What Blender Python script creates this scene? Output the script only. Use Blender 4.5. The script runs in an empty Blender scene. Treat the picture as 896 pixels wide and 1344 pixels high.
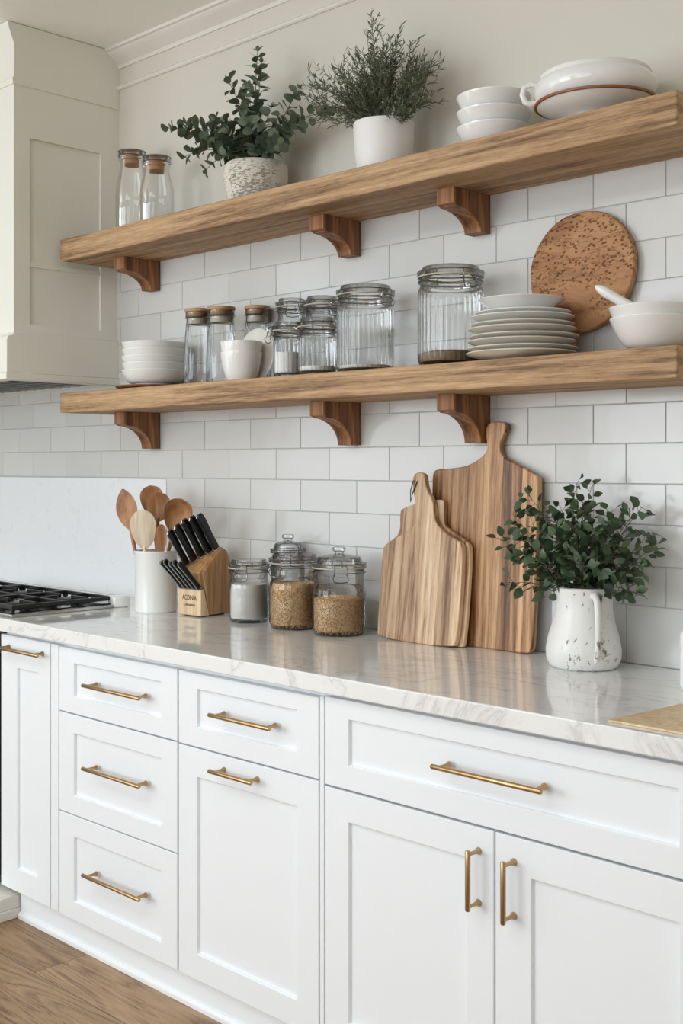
import bpy, bmesh, math, random
from mathutils import Vector, Matrix
R = math.radians
random.seed(11)
SC = bpy.context.scene
COL = SC.collection

# ------------------------------------------------------------------ camera
cam_d = bpy.data.cameras.new('camera'); cam = bpy.data.objects.new('camera', cam_d); COL.objects.link(cam)
cam.location = (0, -2.475, 1.38)
cam.rotation_euler = (R(90), 0, R(44.76))
cam_d.sensor_fit = 'HORIZONTAL'; cam_d.sensor_width = 36
cam_d.lens = 36 * 1564 / 896
cam_d.shift_y = -61 / 896
cam_d.clip_start = 0.05
SC.camera = cam
# ------------------------------------------------------------------ world and daylight
W = bpy.data.worlds.new('world'); SC.world = W; W.use_nodes = True
W.node_tree.nodes['Background'].inputs[0].default_value = (0.80, 0.88, 1.0, 1)
W.node_tree.nodes['Background'].inputs[1].default_value = 1.2


def area(name, loc, rot, sx, sy, power, col):
    d = bpy.data.lights.new(name, 'AREA'); d.shape = 'RECTANGLE'; d.size = sx; d.size_y = sy
    d.energy = power; d.color = col
    o = bpy.data.objects.new(name, d); COL.objects.link(o); o.location = loc; o.rotation_euler = rot
    return o


# daylight from unseen windows added to light the room (front wall, left wall)
area('daylight_front_window', (-3.75, -5.32, 1.70), (R(90), 0, 0), 2.5, 1.9, 122, (0.87, 0.94, 1.0))
area('daylight_front_window_right', (-0.35, -5.32, 1.70), (R(90), 0, 0), 2.5, 1.9, 52, (0.87, 0.94, 1.0))
area('daylight_left_window', (-5.34, -3.3, 1.65), (R(90), 0, R(-90)), 2.1, 1.9, 38, (0.87, 0.94, 1.0))
area('added_top_fill', (-2.0, -2.75, 2.826), (0, 0, 0), 1.9, 1.1, 36, (0.92, 0.96, 1.0))  # unseen area light added below the ceiling to brighten the counter from above
SC.view_settings.view_transform = 'Standard'
SC.view_settings.look = 'None'
SC.view_settings.exposure = -0.40
SC.view_settings.gamma = 1.0
SC.view_settings.use_curve_mapping = False
SC.cycles.use_denoising = True
SC.cycles.max_bounces = 14
SC.cycles.diffuse_bounces = 5
SC.cycles.glossy_bounces = 5
SC.cycles.transparent_max_bounces = 40
SC.cycles.caustics_reflective = False
SC.cycles.caustics_refractive = False


# ------------------------------------------------------------------ materials
def lin(c):
    return tuple(((v / 255) / 12.92 if v / 255 <= 0.04045 else ((v / 255 + 0.055) / 1.055) ** 2.4) for v in c) + (1,)


class NT:
    def __init__(s, name):
        s.m = bpy.data.materials.new(name); s.m.use_nodes = True
        s.t = s.m.node_tree; s.b = s.t.nodes['Principled BSDF']; s.out = s.t.nodes['Material Output']

    def n(s, typ, **kw):
        o = s.t.nodes.new(typ)
        for k, v in kw.items():
            if k.startswith('i_'):
                o.inputs[k[2:].replace('_', ' ')].default_value = v
            else:
                setattr(o, k, v)
        return o

    def l(s, a, b): s.t.links.new(a, b)

    def coord(s, scale=(1, 1, 1), rot=(0, 0, 0), loc=(0, 0, 0), src='Object'):
        c = s.n('ShaderNodeTexCoord'); m = s.n('ShaderNodeMapping')
        m.inputs['Scale'].default_value = scale; m.inputs['Rotation'].default_value = rot
        m.inputs['Location'].default_value = loc
        s.l(c.outputs[src], m.inputs['Vector']); return m.outputs['Vector']

    def noise(s, vec, scale, detail=4, rough=0.55, dist=0):
        o = s.n('ShaderNodeTexNoise'); s.l(vec, o.inputs['Vector'])
        o.inputs['Scale'].default_value = scale; o.inputs['Detail'].default_value = detail
        o.inputs['Roughness'].default_value = rough; o.inputs['Distortion'].default_value = dist
        return o.outputs['Fac']

    def ramp(s, fac, stops):
        o = s.n('ShaderNodeValToRGB'); s.l(fac, o.inputs['Fac'])
        e = o.color_ramp.elements
        while len(e) < len(stops): e.new(0.5)
        for i, (p, c) in enumerate(stops):
            e[i].position = p; e[i].color = c if len(c) == 4 else tuple(c) + (1,)
        return o.outputs['Color']

    def mix(s, fac, a, b, mode='MIX'):
        o = s.n('ShaderNodeMix', data_type='RGBA', blend_type=mode)
        for sock, v in ((o.inputs[0], fac), (o.inputs[6], a), (o.inputs[7], b)):
            if hasattr(v, 'is_linked'): s.l(v, sock)
            else: sock.default_value = v
        return o.outputs[2]

    def math(s, op, a, b=0.0):
        o = s.n('ShaderNodeMath', operation=op)
        for sock, v in ((o.inputs[0], a), (o.inputs[1], b)):
            if hasattr(v, 'is_linked'): s.l(v, sock)
            else: sock.default_value = v
        return o.outputs[0]

    def bump(s, h, strength, dist=0.002):
        o = s.n('ShaderNodeBump'); s.l(h, o.inputs['Height'])
        o.inputs['Strength'].default_value = strength; o.inputs['Distance'].default_value = dist
        s.l(o.outputs['Normal'], s.b.inputs['Normal']); return o.outputs['Normal']

    def set(s, **kw):
        for k, v in kw.items():
            sock = s.b.inputs[k.replace('_', ' ')]
            if hasattr(v, 'is_linked'): s.l(v, sock)
            else: sock.default_value = v
        return s.m


def plain(name, rgb, rough=0.5, metal=0.0, coat=0.0, nscale=0, nstr=0.1, var=0.0):
    t = NT(name); c = lin(rgb)
    if nscale:
        f = t.noise(t.coord(), nscale, 3)
        t.bump(f, nstr)
        if var:
            t.set(Base_Color=t.mix(f, tuple(x * (1 - var) for x in c[:3]) + (1,), tuple(min(1, x * (1 + var)) for x in c[:3]) + (1,)))
        else: t.set(Base_Color=c)
    else: t.set(Base_Color=c)
    return t.set(Roughness=rough, Metallic=metal, Coat_Weight=coat)


def wood(name, dark, mid, light, axis='X', strips=0, bump=0.35, rough=0.5, fine=1.0, contrast=1.0, figure=0.9):
    """grain running along axis; strips > 0 glues boards of that width side by side"""
    t = NT(name)
    st = 0.05
    sc = {'X': (st, 1, 1), 'Y': (1, st, 1), 'Z': (1, 1, st)}[axis]
    v = t.coord(sc)
    if strips:
        c = t.n('ShaderNodeTexCoord'); sep = t.n('ShaderNodeSeparateXYZ'); t.l(c.outputs['Object'], sep.inputs[0])
        across = {'X': 'Y', 'Y': 'X', 'Z': 'X'}[axis]
        k = t.math('FLOOR', t.math('DIVIDE', sep.outputs[across], strips))
        wn = t.n('ShaderNodeTexWhiteNoise', noise_dimensions='1D'); t.l(k, wn.inputs['W'])
        add = t.n('ShaderNodeVectorMath', operation='ADD'); t.l(v, add.inputs[0])
        sc2 = t.n('ShaderNodeVectorMath', operation='SCALE'); t.l(wn.outputs['Color'], sc2.inputs[0]); sc2.inputs['Scale'].default_value = 7
        t.l(sc2.outputs[0], add.inputs[1]); v = add.outputs[0]
    big = t.noise(v, 9, 3, 0.5, figure)
    rings = t.math('FRACT', t.math('MULTIPLY', big, 5.0))
    rings = t.math('ABSOLUTE', t.math('SUBTRACT', rings, 0.5))
    fv = t.noise(v, 110 * fine, 6, 0.75, 0.1)
    mid_ = t.noise(v, 30 * fine, 3, 0.6, 0.3)
    mixf = t.math('ADD', t.math('ADD', t.math('MULTIPLY', rings, 0.38 * contrast), t.math('MULTIPLY', mid_, 0.35)), t.math('MULTIPLY', fv, 0.50))
    col = t.ramp(mixf, [(0.38, lin(dark)), (0.50, lin(mid)), (0.64, lin(light))])
    if strips:
        tone = t.ramp(wn.outputs['Value'], [(0.0, (0.70, 0.62, 0.54, 1)), (0.5, (0.97, 0.96, 0.95, 1)), (1.0, (1.22, 1.20, 1.16, 1))])
        col = t.mix(1.0, col, tone, 'MULTIPLY')
    t.bump(t.math('ADD', fv, t.math('MULTIPLY', rings, 0.5)), bump, 0.0012)
    return t.set(Base_Color=col, Roughness=rough)


def glass(name, rib=0.0, tint=(0.995, 1.0, 0.998), edge=(0.42, 0.45, 0.45), power=3.2):
    """thin-walled clear glass: the wall passes light straight on, absorbs more where it is crossed obliquely"""
    t = NT(name); nt = t.t
    nt.nodes.remove(t.b)
    lw = t.n('ShaderNodeLayerWeight'); lw.inputs['Blend'].default_value = 0.5
    f = t.math('POWER', lw.outputs['Facing'], power)
    tr = t.n('ShaderNodeBsdfTransparent'); t.l(t.mix(f, tint + (1,), edge + (1,)), tr.inputs['Color'])
    gl = t.n('ShaderNodeBsdfGlossy'); gl.inputs['Roughness'].default_value = 0.03
    fr = t.n('ShaderNodeFresnel'); fr.inputs['IOR'].default_value = 1.5
    k = t.math('MINIMUM', t.math('MULTIPLY', fr.outputs[0], 1.15), 0.85)
    nz = t.noise(t.coord((1, 1, 0.25)), 55, 2)
    bm_ = t.n('ShaderNodeBump'); t.l(nz, bm_.inputs['Height']); bm_.inputs['Strength'].default_value = 0.25; bm_.inputs['Distance'].default_value = 0.002
    for q in (lw, gl, fr): t.l(bm_.outputs['Normal'], q.inputs['Normal'])
    mx = t.n('ShaderNodeMixShader'); t.l(k, mx.inputs[0]); t.l(tr.outputs[0], mx.inputs[1]); t.l(gl.outputs[0], mx.inputs[2])
    t.l(mx.outputs[0], t.out.inputs['Surface'])
    return t.m


M = {}
M['paint'] = plain('wall_paint', (214, 210, 199), 0.75, nscale=140, nstr=0.05)
M['ceiling'] = plain('ceiling_paint', (249, 248, 242), 0.85, nscale=120, nstr=0.05)
M['trim'] = plain('trim_paint', (226, 223, 214), 0.5)
M['hood'] = plain('hood_paint', (233, 232, 222), 0.55, nscale=90, nstr=0.03)
M['cab'] = plain('cabinet_paint', (239, 243, 246), 0.38, nscale=60, nstr=0.015)
M['dark'] = plain('dark_gap', (22, 22, 22), 0.7)
M['brass'] = plain('brushed_brass', (186, 156, 116), 0.30, metal=1.0, nscale=220, nstr=0.05)
M['steel'] = plain('steel', (190, 192, 192), 0.24, metal=1.0)
M['wire'] = plain('steel_wire', (120, 122, 122), 0.25, metal=1.0)
M['iron'] = plain('cast_iron', (26, 26, 27), 0.42, nscale=300, nstr=0.25)
M['enamel'] = plain('black_enamel', (14, 14, 15), 0.12)
M['handle_black'] = plain('black_handle', (16, 17, 18), 0.28)
M['ceramic'] = plain('white_glazed_ceramic', (236, 236, 233), 0.13, coat=0.4, nscale=28, nstr=0.10)
M['ceramic_warm'] = plain('cream_glazed_ceramic', (226, 222, 212), 0.20, coat=0.3, nscale=28, nstr=0.10)
M['matte_white'] = plain('matte_white_ceramic', (232, 231, 228), 0.42, nscale=24, nstr=0.10)
M['rim_brown'] = plain('brown_glaze', (140, 88, 48), 0.35)
M['gasket'] = plain('rubber_gasket', (196, 188, 174), 0.5)
M['cork'] = plain('cork', (166, 122, 84), 0.85, nscale=220, nstr=0.5, var=0.25)
M['flour'] = plain('white_flour', (240, 238, 232), 0.95, nscale=60, nstr=0.5)
M['soil'] = plain('dark_soil', (44, 36, 30), 0.95, nscale=150, nstr=0.9)
M['ink'] = plain('ink_black', (28, 24, 20), 0.6)
M['glass'] = glass('clear_glass')
M['glass_rib'] = glass('ribbed_glass', edge=(0.36, 0.38, 0.38), power=2.4)
M['oak'] = wood('oak_shelf', (114, 85, 58), (172, 137, 99), (204, 170, 130), 'X', 0, 1.0, 0.62, 1.9, 0.7)
M['bracket'] = wood('oak_bracket', (84, 50, 26), (134, 88, 52), (168, 118, 76), 'Z', 0, 0.45, 0.55, 0.8, 0.9)
M['board_big'] = wood('teak_board', (92, 58, 34), (162, 118, 78), (206, 166, 122), 'Z', 0.062, 0.3, 0.45, 1.5, 0.9, 1.2)
M['board_small'] = wood('pale_maple_board', (128, 96, 70), (200, 168, 134), (228, 204, 174), 'Z', 0.055, 0.3, 0.5, 1.5, 0.8, 1.2)
M['block'] = wood('beech_block', (164, 118, 74), (204, 162, 112), (222, 186, 140), 'Z', 0.036, 0.12, 0.42, 0.8, 0.5, 0.6)
M['block_pale'] = wood('pale_beech', (206, 176, 134), (228, 204, 166), (238, 218, 184), 'Z', 0, 0.1, 0.45, 0.8, 0.4, 0.6)
M['spoon'] = wood('cherry_spoon', (134, 88, 52), (172, 122, 80), (194, 146, 100), 'Z', 0, 0.15, 0.5, 0.8, 0.5, 0.6)
M['spoon_pale'] = wood('pale_spoon', (204, 184, 156), (226, 210, 186), (236, 224, 204), 'Z', 0, 0.15, 0.5, 0.8, 0.4, 0.6)
M['trivet'] = wood('dark_trivet', (70, 42, 26), (112, 70, 44), (140, 94, 62), 'X', 0, 0.2, 0.5)
M['lidwood'] = wood('lid_wood', (120, 86, 56), (160, 122, 84), (184, 146, 106), 'X', 0, 0.2, 0.5)
M['stem'] = plain('brown_stem', (98, 86, 62), 0.7)
M['stem_green'] = plain('green_stem', (104, 108, 78), 0.7)


def leafmat(name, a, b, rough=0.5):
    t = NT(name)
    f = t.noise(t.coord(), 26, 2, 0.6)
    g = t.n('ShaderNodeNewGeometry')
    oi = t.ramp(g.outputs['Random Per Island'], [(0, lin(a)), (1, lin(b))])
    t.set(Base_Color=t.mix(0.35, oi, t.ramp(f, [(0.3, lin(a)), (0.7, lin(b))])), Roughness=rough)
    t.set(Subsurface_Weight=0.0)
    return t.m


M['euc'] = leafmat('eucalyptus_leaf', (74, 88, 70), (120, 134, 110), 0.55)
M['ros'] = leafmat('rosemary_leaf', (56, 66, 50), (104, 112, 88), 0.6)
M['jugleaf'] = leafmat('green_leaf', (44, 62, 42), (90, 112, 78), 0.4)


def tile_mat():
    t = NT('white_glazed_tile')
    g = t.n('ShaderNodeNewGeometry')
    f = t.noise(t.coord(), 7, 2, 0.5)
    col = t.ramp(g.outputs['Random Per Island'], [(0, lin((206, 206, 203))), (1, lin((216, 216, 214)))])
    t.bump(t.noise(t.coord(), 16, 1, 0.4), 0.35, 0.002)
    return t.set(Base_Color=col, Roughness=0.16)


def plaster_mat():
    t = NT('white_relief_slab')
    v = t.coord()
    a = t.noise(v, 20, 5, 0.62, 0.8)
    h = t.ramp(a, [(0.60, (0, 0, 0)), (0.66, (1, 1, 1))])
    t.bump(h, 0.45, 0.0022)
    return t.set(Base_Color=lin((236, 238, 241)), Roughness=0.22)


def quartz_mat():
    t = NT('white_quartz')
    v = t.coord((1, 2.2, 1), (0, 0, R(12)))
    a = t.noise(v, 2.4, 7, 0.62, 1.4)
    vein = t.math('ABSOLUTE', t.math('SUBTRACT', a, 0.5))
    col = t.ramp(vein, [(0.0, lin((212, 212, 210))), (0.010, lin((228, 228, 227))), (0.04, lin((237, 238, 237)))])
    sp = t.noise(t.coord(), 95, 3, 0.6)
    blotch = t.noise(t.coord(), 9, 3, 0.6)
    spk = t.ramp(t.math('MULTIPLY', sp, t.math('ADD', blotch, 0.35)), [(0.62, (1, 1, 1)), (0.68, (0.84, 0.83, 0.82))])
    return t.set(Base_Color=t.mix(1.0, col, spk, 'MULTIPLY'), Roughness=0.085, Coat_Weight=0.3)


def floor_mat():
    t = NT('oak_floor')
    v = t.coord((0.10, 1, 1))
    c = t.n('ShaderNodeTexCoord'); br = t.n('ShaderNodeTexBrick'); t.l(c.outputs['Object'], br.inputs['Vector'])
    br.offset = 0.37
    br.inputs['Scale'].default_value = 1
    br.inputs['Color1'].default_value = (0, 0, 0, 1); br.inputs['Color2'].default_value = (1, 1, 1, 1)
    br.inputs['Mortar'].default_value = (0.5, 0.5, 0.5, 1)
    br.inputs['Mortar Size'].default_value = 0.0012; br.inputs['Brick Width'].default_value = 2.1; br.inputs['Row Height'].default_value = 0.19
    off = t.n('ShaderNodeVectorMath', operation='SCALE'); t.l(br.outputs['Color'], off.inputs[0]); off.inputs['Scale'].default_value = 5
    add = t.n('ShaderNodeVectorMath', operation='ADD'); t.l(v, add.inputs[0]); t.l(off.outputs[0], add.inputs[1])
    w = add.outputs[0]
    big = t.noise(w, 7, 3, 0.5, 1.8)
    r = t.math('ABSOLUTE', t.math('SUBTRACT', t.math('FRACT', t.math('MULTIPLY', big, 11)), 0.5))
    fv = t.noise(w, 110, 5, 0.7)
    k = t.math('ADD', t.math('MULTIPLY', r, 0.75), t.math('MULTIPLY', fv, 0.62))
    col = t.ramp(k, [(0.22, lin((98, 72, 48))), (0.40, lin((148, 116, 82))), (0.8, lin((176, 146, 110)))])
    tone = t.ramp(br.outputs['Color'], [(0, (0.86, 0.85, 0.83, 1)), (1, (1.08, 1.08, 1.08, 1))])
    col = t.mix(1.0, col, tone, 'MULTIPLY')
    col = t.mix(br.outputs['Fac'], col, lin((70, 52, 36)))
    t.bump(fv, 0.2, 0.001)
    return t.set(Base_Color=col, Roughness=0.42)


def grain_mat():
    t = NT('dry_grain')
    g = t.n('ShaderNodeNewGeometry')
    return t.set(Base_Color=t.ramp(g.outputs['Random Per Island'], [(0, lin((178, 132, 84))), (0.5, lin((216, 176, 124))), (1, lin((240, 212, 166)))]), Roughness=0.5)


def pitted_mat():
    t = NT('pitted_burl_wood')
    v = t.coord()
    a = t.noise(t.coord((0.35, 1, 1)), 12, 5, 0.6, 1.0)
    col = t.ramp(a, [(0.25, lin((128, 82, 50))), (0.5, lin((178, 128, 84))), (0.75, lin((202, 158, 112)))])
    vo = t.n('ShaderNodeTexVoronoi'); t.l(t.coord((1, 1, 1.6)), vo.inputs['Vector']); vo.inputs['Scale'].default_value = 75
    pit = t.ramp(vo.outputs['Distance'], [(0.20, (0, 0, 0)), (0.34, (1, 1, 1))])
    area_ = t.noise(v, 9, 3, 0.6)
    sep = t.n('ShaderNodeSeparateXYZ'); t.l(v, sep.inputs[0])
    up = t.math('MULTIPLY', t.math('SUBTRACT', sep.outputs['Z'], 0.10), 1.6)
    msk = t.ramp(t.math('ADD', area_, up), [(0.50, (0, 0, 0)), (0.64, (1, 1, 1))])
    pit2 = t.mix(msk, (1, 1, 1, 1), pit)
    cr = t.noise(t.coord((1, 1, 3.2)), 14, 4, 0.65, 0.5)
    crack = t.ramp(t.math('ABSOLUTE', t.math('SUBTRACT', cr, 0.5)), [(0.004, (0, 0, 0)), (0.012, (1, 1, 1))])
    crack = t.mix(t.math('MULTIPLY', msk, 0.35), (1, 1, 1, 1), crack)
    h = t.mix(1.0, pit2, crack, 'MULTIPLY')
    col = t.mix(1.0, col, t.ramp(h, [(0, (0.42, 0.33, 0.28, 1)), (1, (1, 1, 1, 1))]), 'MULTIPLY')
    t.bump(h, 0.9, 0.003)
    return t.set(Base_Color=col, Roughness=0.6)


def speckle_mat(name, base, dark, scale, lo, hi, stretch=(1, 1, 1), bump=0.5, rough=0.6):
    t = NT(name)
    a = t.noise(t.coord(stretch), scale, 5, 0.7, 0.3)
    b = t.noise(t.coord(), 11, 3, 0.6)
    f = t.math('MULTIPLY', a, t.math('ADD', b, 0.5))
    s = t.ramp(f, [(lo, lin(base)), (hi, lin(dark))])
    t.bump(t.ramp(f, [(lo, (1, 1, 1)), (hi, (0, 0, 0))]), bump, 0.0015)
    return t.set(Base_Color=s, Roughness=rough)


M['tile'] = tile_mat(); M['plaster'] = plaster_mat(); M['quartz'] = quartz_mat(); M['floor'] = floor_mat()
M['grout'] = plain('grout', (186, 187, 184), 0.9)
M['grain'] = grain_mat(); M['pitted'] = pitted_mat()
M['stoneware'] = speckle_mat('speckled_stoneware', (222, 215, 204), (172, 156, 140), 80, 0.54, 0.66, (1, 1, 3.5), 1.0, 0.75)
M['distressed'] = speckle_mat('distressed_white_glaze', (232, 231, 228), (128, 120, 110), 95, 0.625, 0.69, (1, 1, 0.7), 0.6, 0.3)
M['marble'] = speckle_mat('speckled_white_stone', (232, 231, 228), (178, 176, 172), 60, 0.54, 0.62, (1, 1, 1), 0.3, 0.4)
M['seed_dark'] = plain('brown_seed', (150, 128, 104), 0.9, nscale=420, nstr=1.0, var=0.5)


# ------------------------------------------------------------------ geometry helpers
class G:
    def __init__(s): s.v = []; s.f = []; s.mi = []; s.cur = 0

    def add(s, verts, faces):
        o = len(s.v); s.v += [tuple(p) for p in verts]; s.f += [tuple(i + o for i in f) for f in faces]
        s.mi += [s.cur] * len(faces)
        return s

    def box(s, x0, x1, y0, y1, z0, z1, M4=None):
        vs = [Vector(p) for p in ((x0, y0, z0), (x1, y0, z0), (x1, y1, z0), (x0, y1, z0), (x0, y0, z1), (x1, y0, z1), (x1, y1, z1), (x0, y1, z1))]
        if M4: vs = [M4 @ p for p in vs]
        return s.add(vs, [(0, 3, 2, 1), (4, 5, 6, 7), (0, 1, 5, 4), (1, 2, 6, 5), (2, 3, 7, 6), (3, 0, 4, 7)])

    def lathe(s, prof, seg=48, c=(0, 0, 0), rib=0.0, ribn=0, ribz=(0, 0), M4=None, a0=0.0, wob=0.0, twist=0):
        """prof: list of (radius, z); radius 0 ends close the shape"""
        vs = []; rings = []
        for r, z in prof:
            if r < 1e-6:
                rings.append([len(vs)]); vs.append(Vector((c[0], c[1], c[2] + z))); continue
            ring = []
            for i in range(seg):
                a = a0 + 2 * math.pi * i / seg
                rr = r
                if ribn and ribz[0] < z < ribz[1]:
                    rr = r + rib * (0.5 + 0.5 * math.cos(ribn * a))
                if wob: rr *= 1 + wob * (math.sin(3 * a + 1 + z * 30) + 0.6 * math.sin(5 * a + 2 + z * 17))
                ring.append(len(vs)); vs.append(Vector((c[0] + rr * math.cos(a), c[1] + rr * math.sin(a), c[2] + z)))
            rings.append(ring)
        fs = []
        for A, B in zip(rings, rings[1:]):
            if len(A) == 1 and len(B) == 1: continue
            for i in range(seg):
                j = (i + 1) % seg
                if len(A) == 1: fs.append((A[0], B[j], B[i]))
                elif len(B) == 1: fs.append((A[i], A[j], B[0]))
                else: fs.append((A[i], A[j], B[j], B[i]))
        if M4: vs = [M4 @ p for p in vs]
        return s.add(vs, fs)

    def tube(s, pts, r, seg=8, closed=False):
        pts = [Vector(p) for p in pts]; n = len(pts)
        rad = r if isinstance(r, (list, tuple)) else [r] * n
        vs = []; prev = None
        for i, p in enumerate(pts):
            if closed: d = pts[(i + 1) % n] - pts[i - 1]
            else: d = pts[min(i + 1, n - 1)] - pts[max(i - 1, 0)]
            d.normalize()
            if prev is None: u = d.orthogonal().normalized()
            else:
                u = prev - d * prev.dot(d)
                u = u.normalized() if u.length > 1e-6 else d.orthogonal().normalized()
            prev = u; w = d.cross(u)
            for k in range(seg):
                a = 2 * math.pi * k / seg
                vs.append(p + (u * math.cos(a) + w * math.sin(a)) * rad[i])
        fs = []
        m = n if closed else n - 1
        for i in range(m):
            j = (i + 1) % n
            for k in range(seg):
                l = (k + 1) % seg
                fs.append((i * seg + k, i * seg + l, j * seg + l, j * seg + k))
        if not closed:
            fs.append(tuple(range(seg))[::-1]); fs.append(tuple((n - 1) * seg + k for k in range(seg)))
        return s.add(vs, fs)

    def prism(s, poly, axis, a, b, M4=None):
        """poly: 2D outline; extruded along axis from a to b ('X': poly=(y,z), 'Y': (x,z), 'Z': (x,y))"""
        mk = {'X': lambda p, t: (t, p[0], p[1]), 'Y': lambda p, t: (p[0], t, p[1]), 'Z': lambda p, t: (p[0], p[1], t)}[axis]
        n = len(poly)
        vs = [Vector(mk(p, a)) for p in poly] + [Vector(mk(p, b)) for p in poly]
        if M4: vs = [M4 @ p for p in vs]
        fs = [tuple(range(n)), tuple(range(2 * n - 1, n - 1, -1))]
        for i in range(n):
            j = (i + 1) % n
            fs.append((i, i + n, j + n, j))
        return s.add(vs, fs)


def obj(name, g, m, parent=None, smooth=False, bevel=0.0, seg=2, kind=None, angle=40):
    me = bpy.data.meshes.new(name); me.from_pydata(g.v, [], g.f)
    bm = bmesh.new(); bm.from_mesh(me); bmesh.ops.recalc_face_normals(bm, faces=bm.faces); bm.to_mesh(me); bm.free()
    for mm in (m if isinstance(m, (list, tuple)) else [m]): me.materials.append(mm)
    if isinstance(m, (list, tuple)) and len(g.mi) == len(me.polygons):
        for p, i in zip(me.polygons, g.mi): p.material_index = i
    me.update()
    o = bpy.data.objects.new(name, me); COL.objects.link(o)
    if smooth or bevel:
        for p in me.polygons: p.use_smooth = True
        try: me.set_sharp_from_angle(angle=R(angle))
        except Exception: pass
    if bevel:
        b = o.modifiers.new('bevel', 'BEVEL'); b.width = bevel; b.segments = seg; b.limit_method = 'ANGLE'; b.angle_limit = R(35)
        b.harden_normals = False
    if parent: o.parent = parent
    if kind: o['kind'] = kind
    return o


def thing(name, label, cat, loc=(0, 0, 0), rz=0.0, group=None):
    o = bpy.data.objects.new(name, None); COL.objects.link(o); o.empty_display_size = 0.05
    o.location = loc; o.rotation_euler = (0, 0, rz); o['label'] = label; o['category'] = cat
    if group: o['group'] = group
    return o


def tag(o, label, cat, group=None, loc=None, rz=None):
    o['label'] = label; o['category'] = cat
    if group: o['group'] = group
    if loc is not None: o.location = loc
    if rz is not None: o.rotation_euler = (0, 0, rz)
    return o


def dup(root, loc, label, rz=None):
    r = root.copy(); COL.objects.link(r); r.location = loc
    if rz is not None: r.rotation_euler = (0, 0, rz)
    r['label'] = label
    for ch in list(root.children):
        c = ch.copy(); COL.objects.link(c); c.parent = r
        for g in list(ch.children):
            d = g.copy(); COL.objects.link(d); d.parent = c
    return r


def struct(name, g, m, **kw):
    return obj(name, g, m, kind='structure', **kw)


# ------------------------------------------------------------------ room shell
XL, XR, YF, ZC = -5.2, 1.6, -5.2, 2.86
struct('floor', G().box(XL - .1, XR + .1, YF - .1, 0.1, -0.1, 0), M['floor'])
struct('ceiling', G().box(XL - .1, XR + .1, YF - .1, 0.1, ZC, ZC + 0.1), M['ceiling'])
struct('wall_back', G().box(XL - .1, XR + .1, 0, 0.1, 0, ZC), M['paint'])


def wall_with_hole(g, axis, a0, a1, t0, t1, h0, h1, z0, z1):
    def b(u0, u1, zz0, zz1):
        if axis == 'X': g.box(u0, u1, t0, t1, zz0, zz1)
        else: g.box(t0, t1, u0, u1, zz0, zz1)
    b(a0, h0, 0, ZC); b(h1, a1, 0, ZC); b(h0, h1, 0, z0); b(h0, h1, z1, ZC)


g = G(); wall_with_hole(g, 'Y', YF, 0, XL - .1, XL, -4.35, -2.25, 0.70, 2.60); struct('wall_left', g, M['paint'])
g = G(); g.box(XR, XR + .1, YF, 0, 0, ZC); struct('wall_right', g, M['paint'])
g = G()
for (a, b_, h0, h1) in ((XL, -1.9, -5.0, -2.5), (-1.9, XR, -1.6, 0.9)):
    wall_with_hole(g, 'X', a, b_, YF - .1, YF, h0, h1, 0.75, 2.65)
struct('wall_front', g, M['paint'])


def window_frame(name, axis, h0, h1, z0, z1, t0, t1):
    g = G(); w = 0.05

    def b(u0, u1, a, c):
        if axis == 'X': g.box(u0, u1, t0, t1, a, c)
        else: g.box(t0, t1, u0, u1, a, c)
    b(h0, h0 + w, z0, z1); b(h1 - w, h1, z0, z1); b(h0 + w, h1 - w, z0, z0 + w); b(h0 + w, h1 - w, z1 - w, z1)
    c = (h0 + h1) / 2; b(c - .02, c + .02, z0 + w, z1 - w)
    struct(name, g, M['trim'])


window_frame('window_1', 'X', -5.0, -2.5, 0.75, 2.65, YF - .07, YF - .02)
window_frame('window_2', 'X', -1.6, 0.9, 0.75, 2.65, YF - .07, YF - .02)
window_frame('window_3', 'Y', -4.35, -2.25, 0.70, 2.60, XL - .07, XL - .02)

g = G(); g.box(-2.98, -1.02, -3.33, -2.17, 2.828, ZC)
struct('trim_added_fill_panel', g, M['trim'])  # unseen panel added to go with the top fill light

# crown moulding and the picture rail under it
HX = -3.58                                             # right side of the range hood
poly = [(0, 2.800), (-0.006, 2.800), (-0.009, 2.812), (-0.018, 2.818), (-0.036, 2.834), (-0.050, 2.842), (-0.053, 2.848), (-0.062, 2.850), (-0.062, ZC), (0, ZC)]
struct('trim_crown', G().prism(poly, 'X', HX, XR), M['trim'], smooth=True)
poly = [(0, 2.724), (-0.006, 2.724), (-0.010, 2.728), (-0.010, 2.735), (-0.004, 2.741), (0, 2.742)]
struct('trim_picture_rail', G().prism(poly, 'X', HX, XR), M['trim'])

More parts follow.
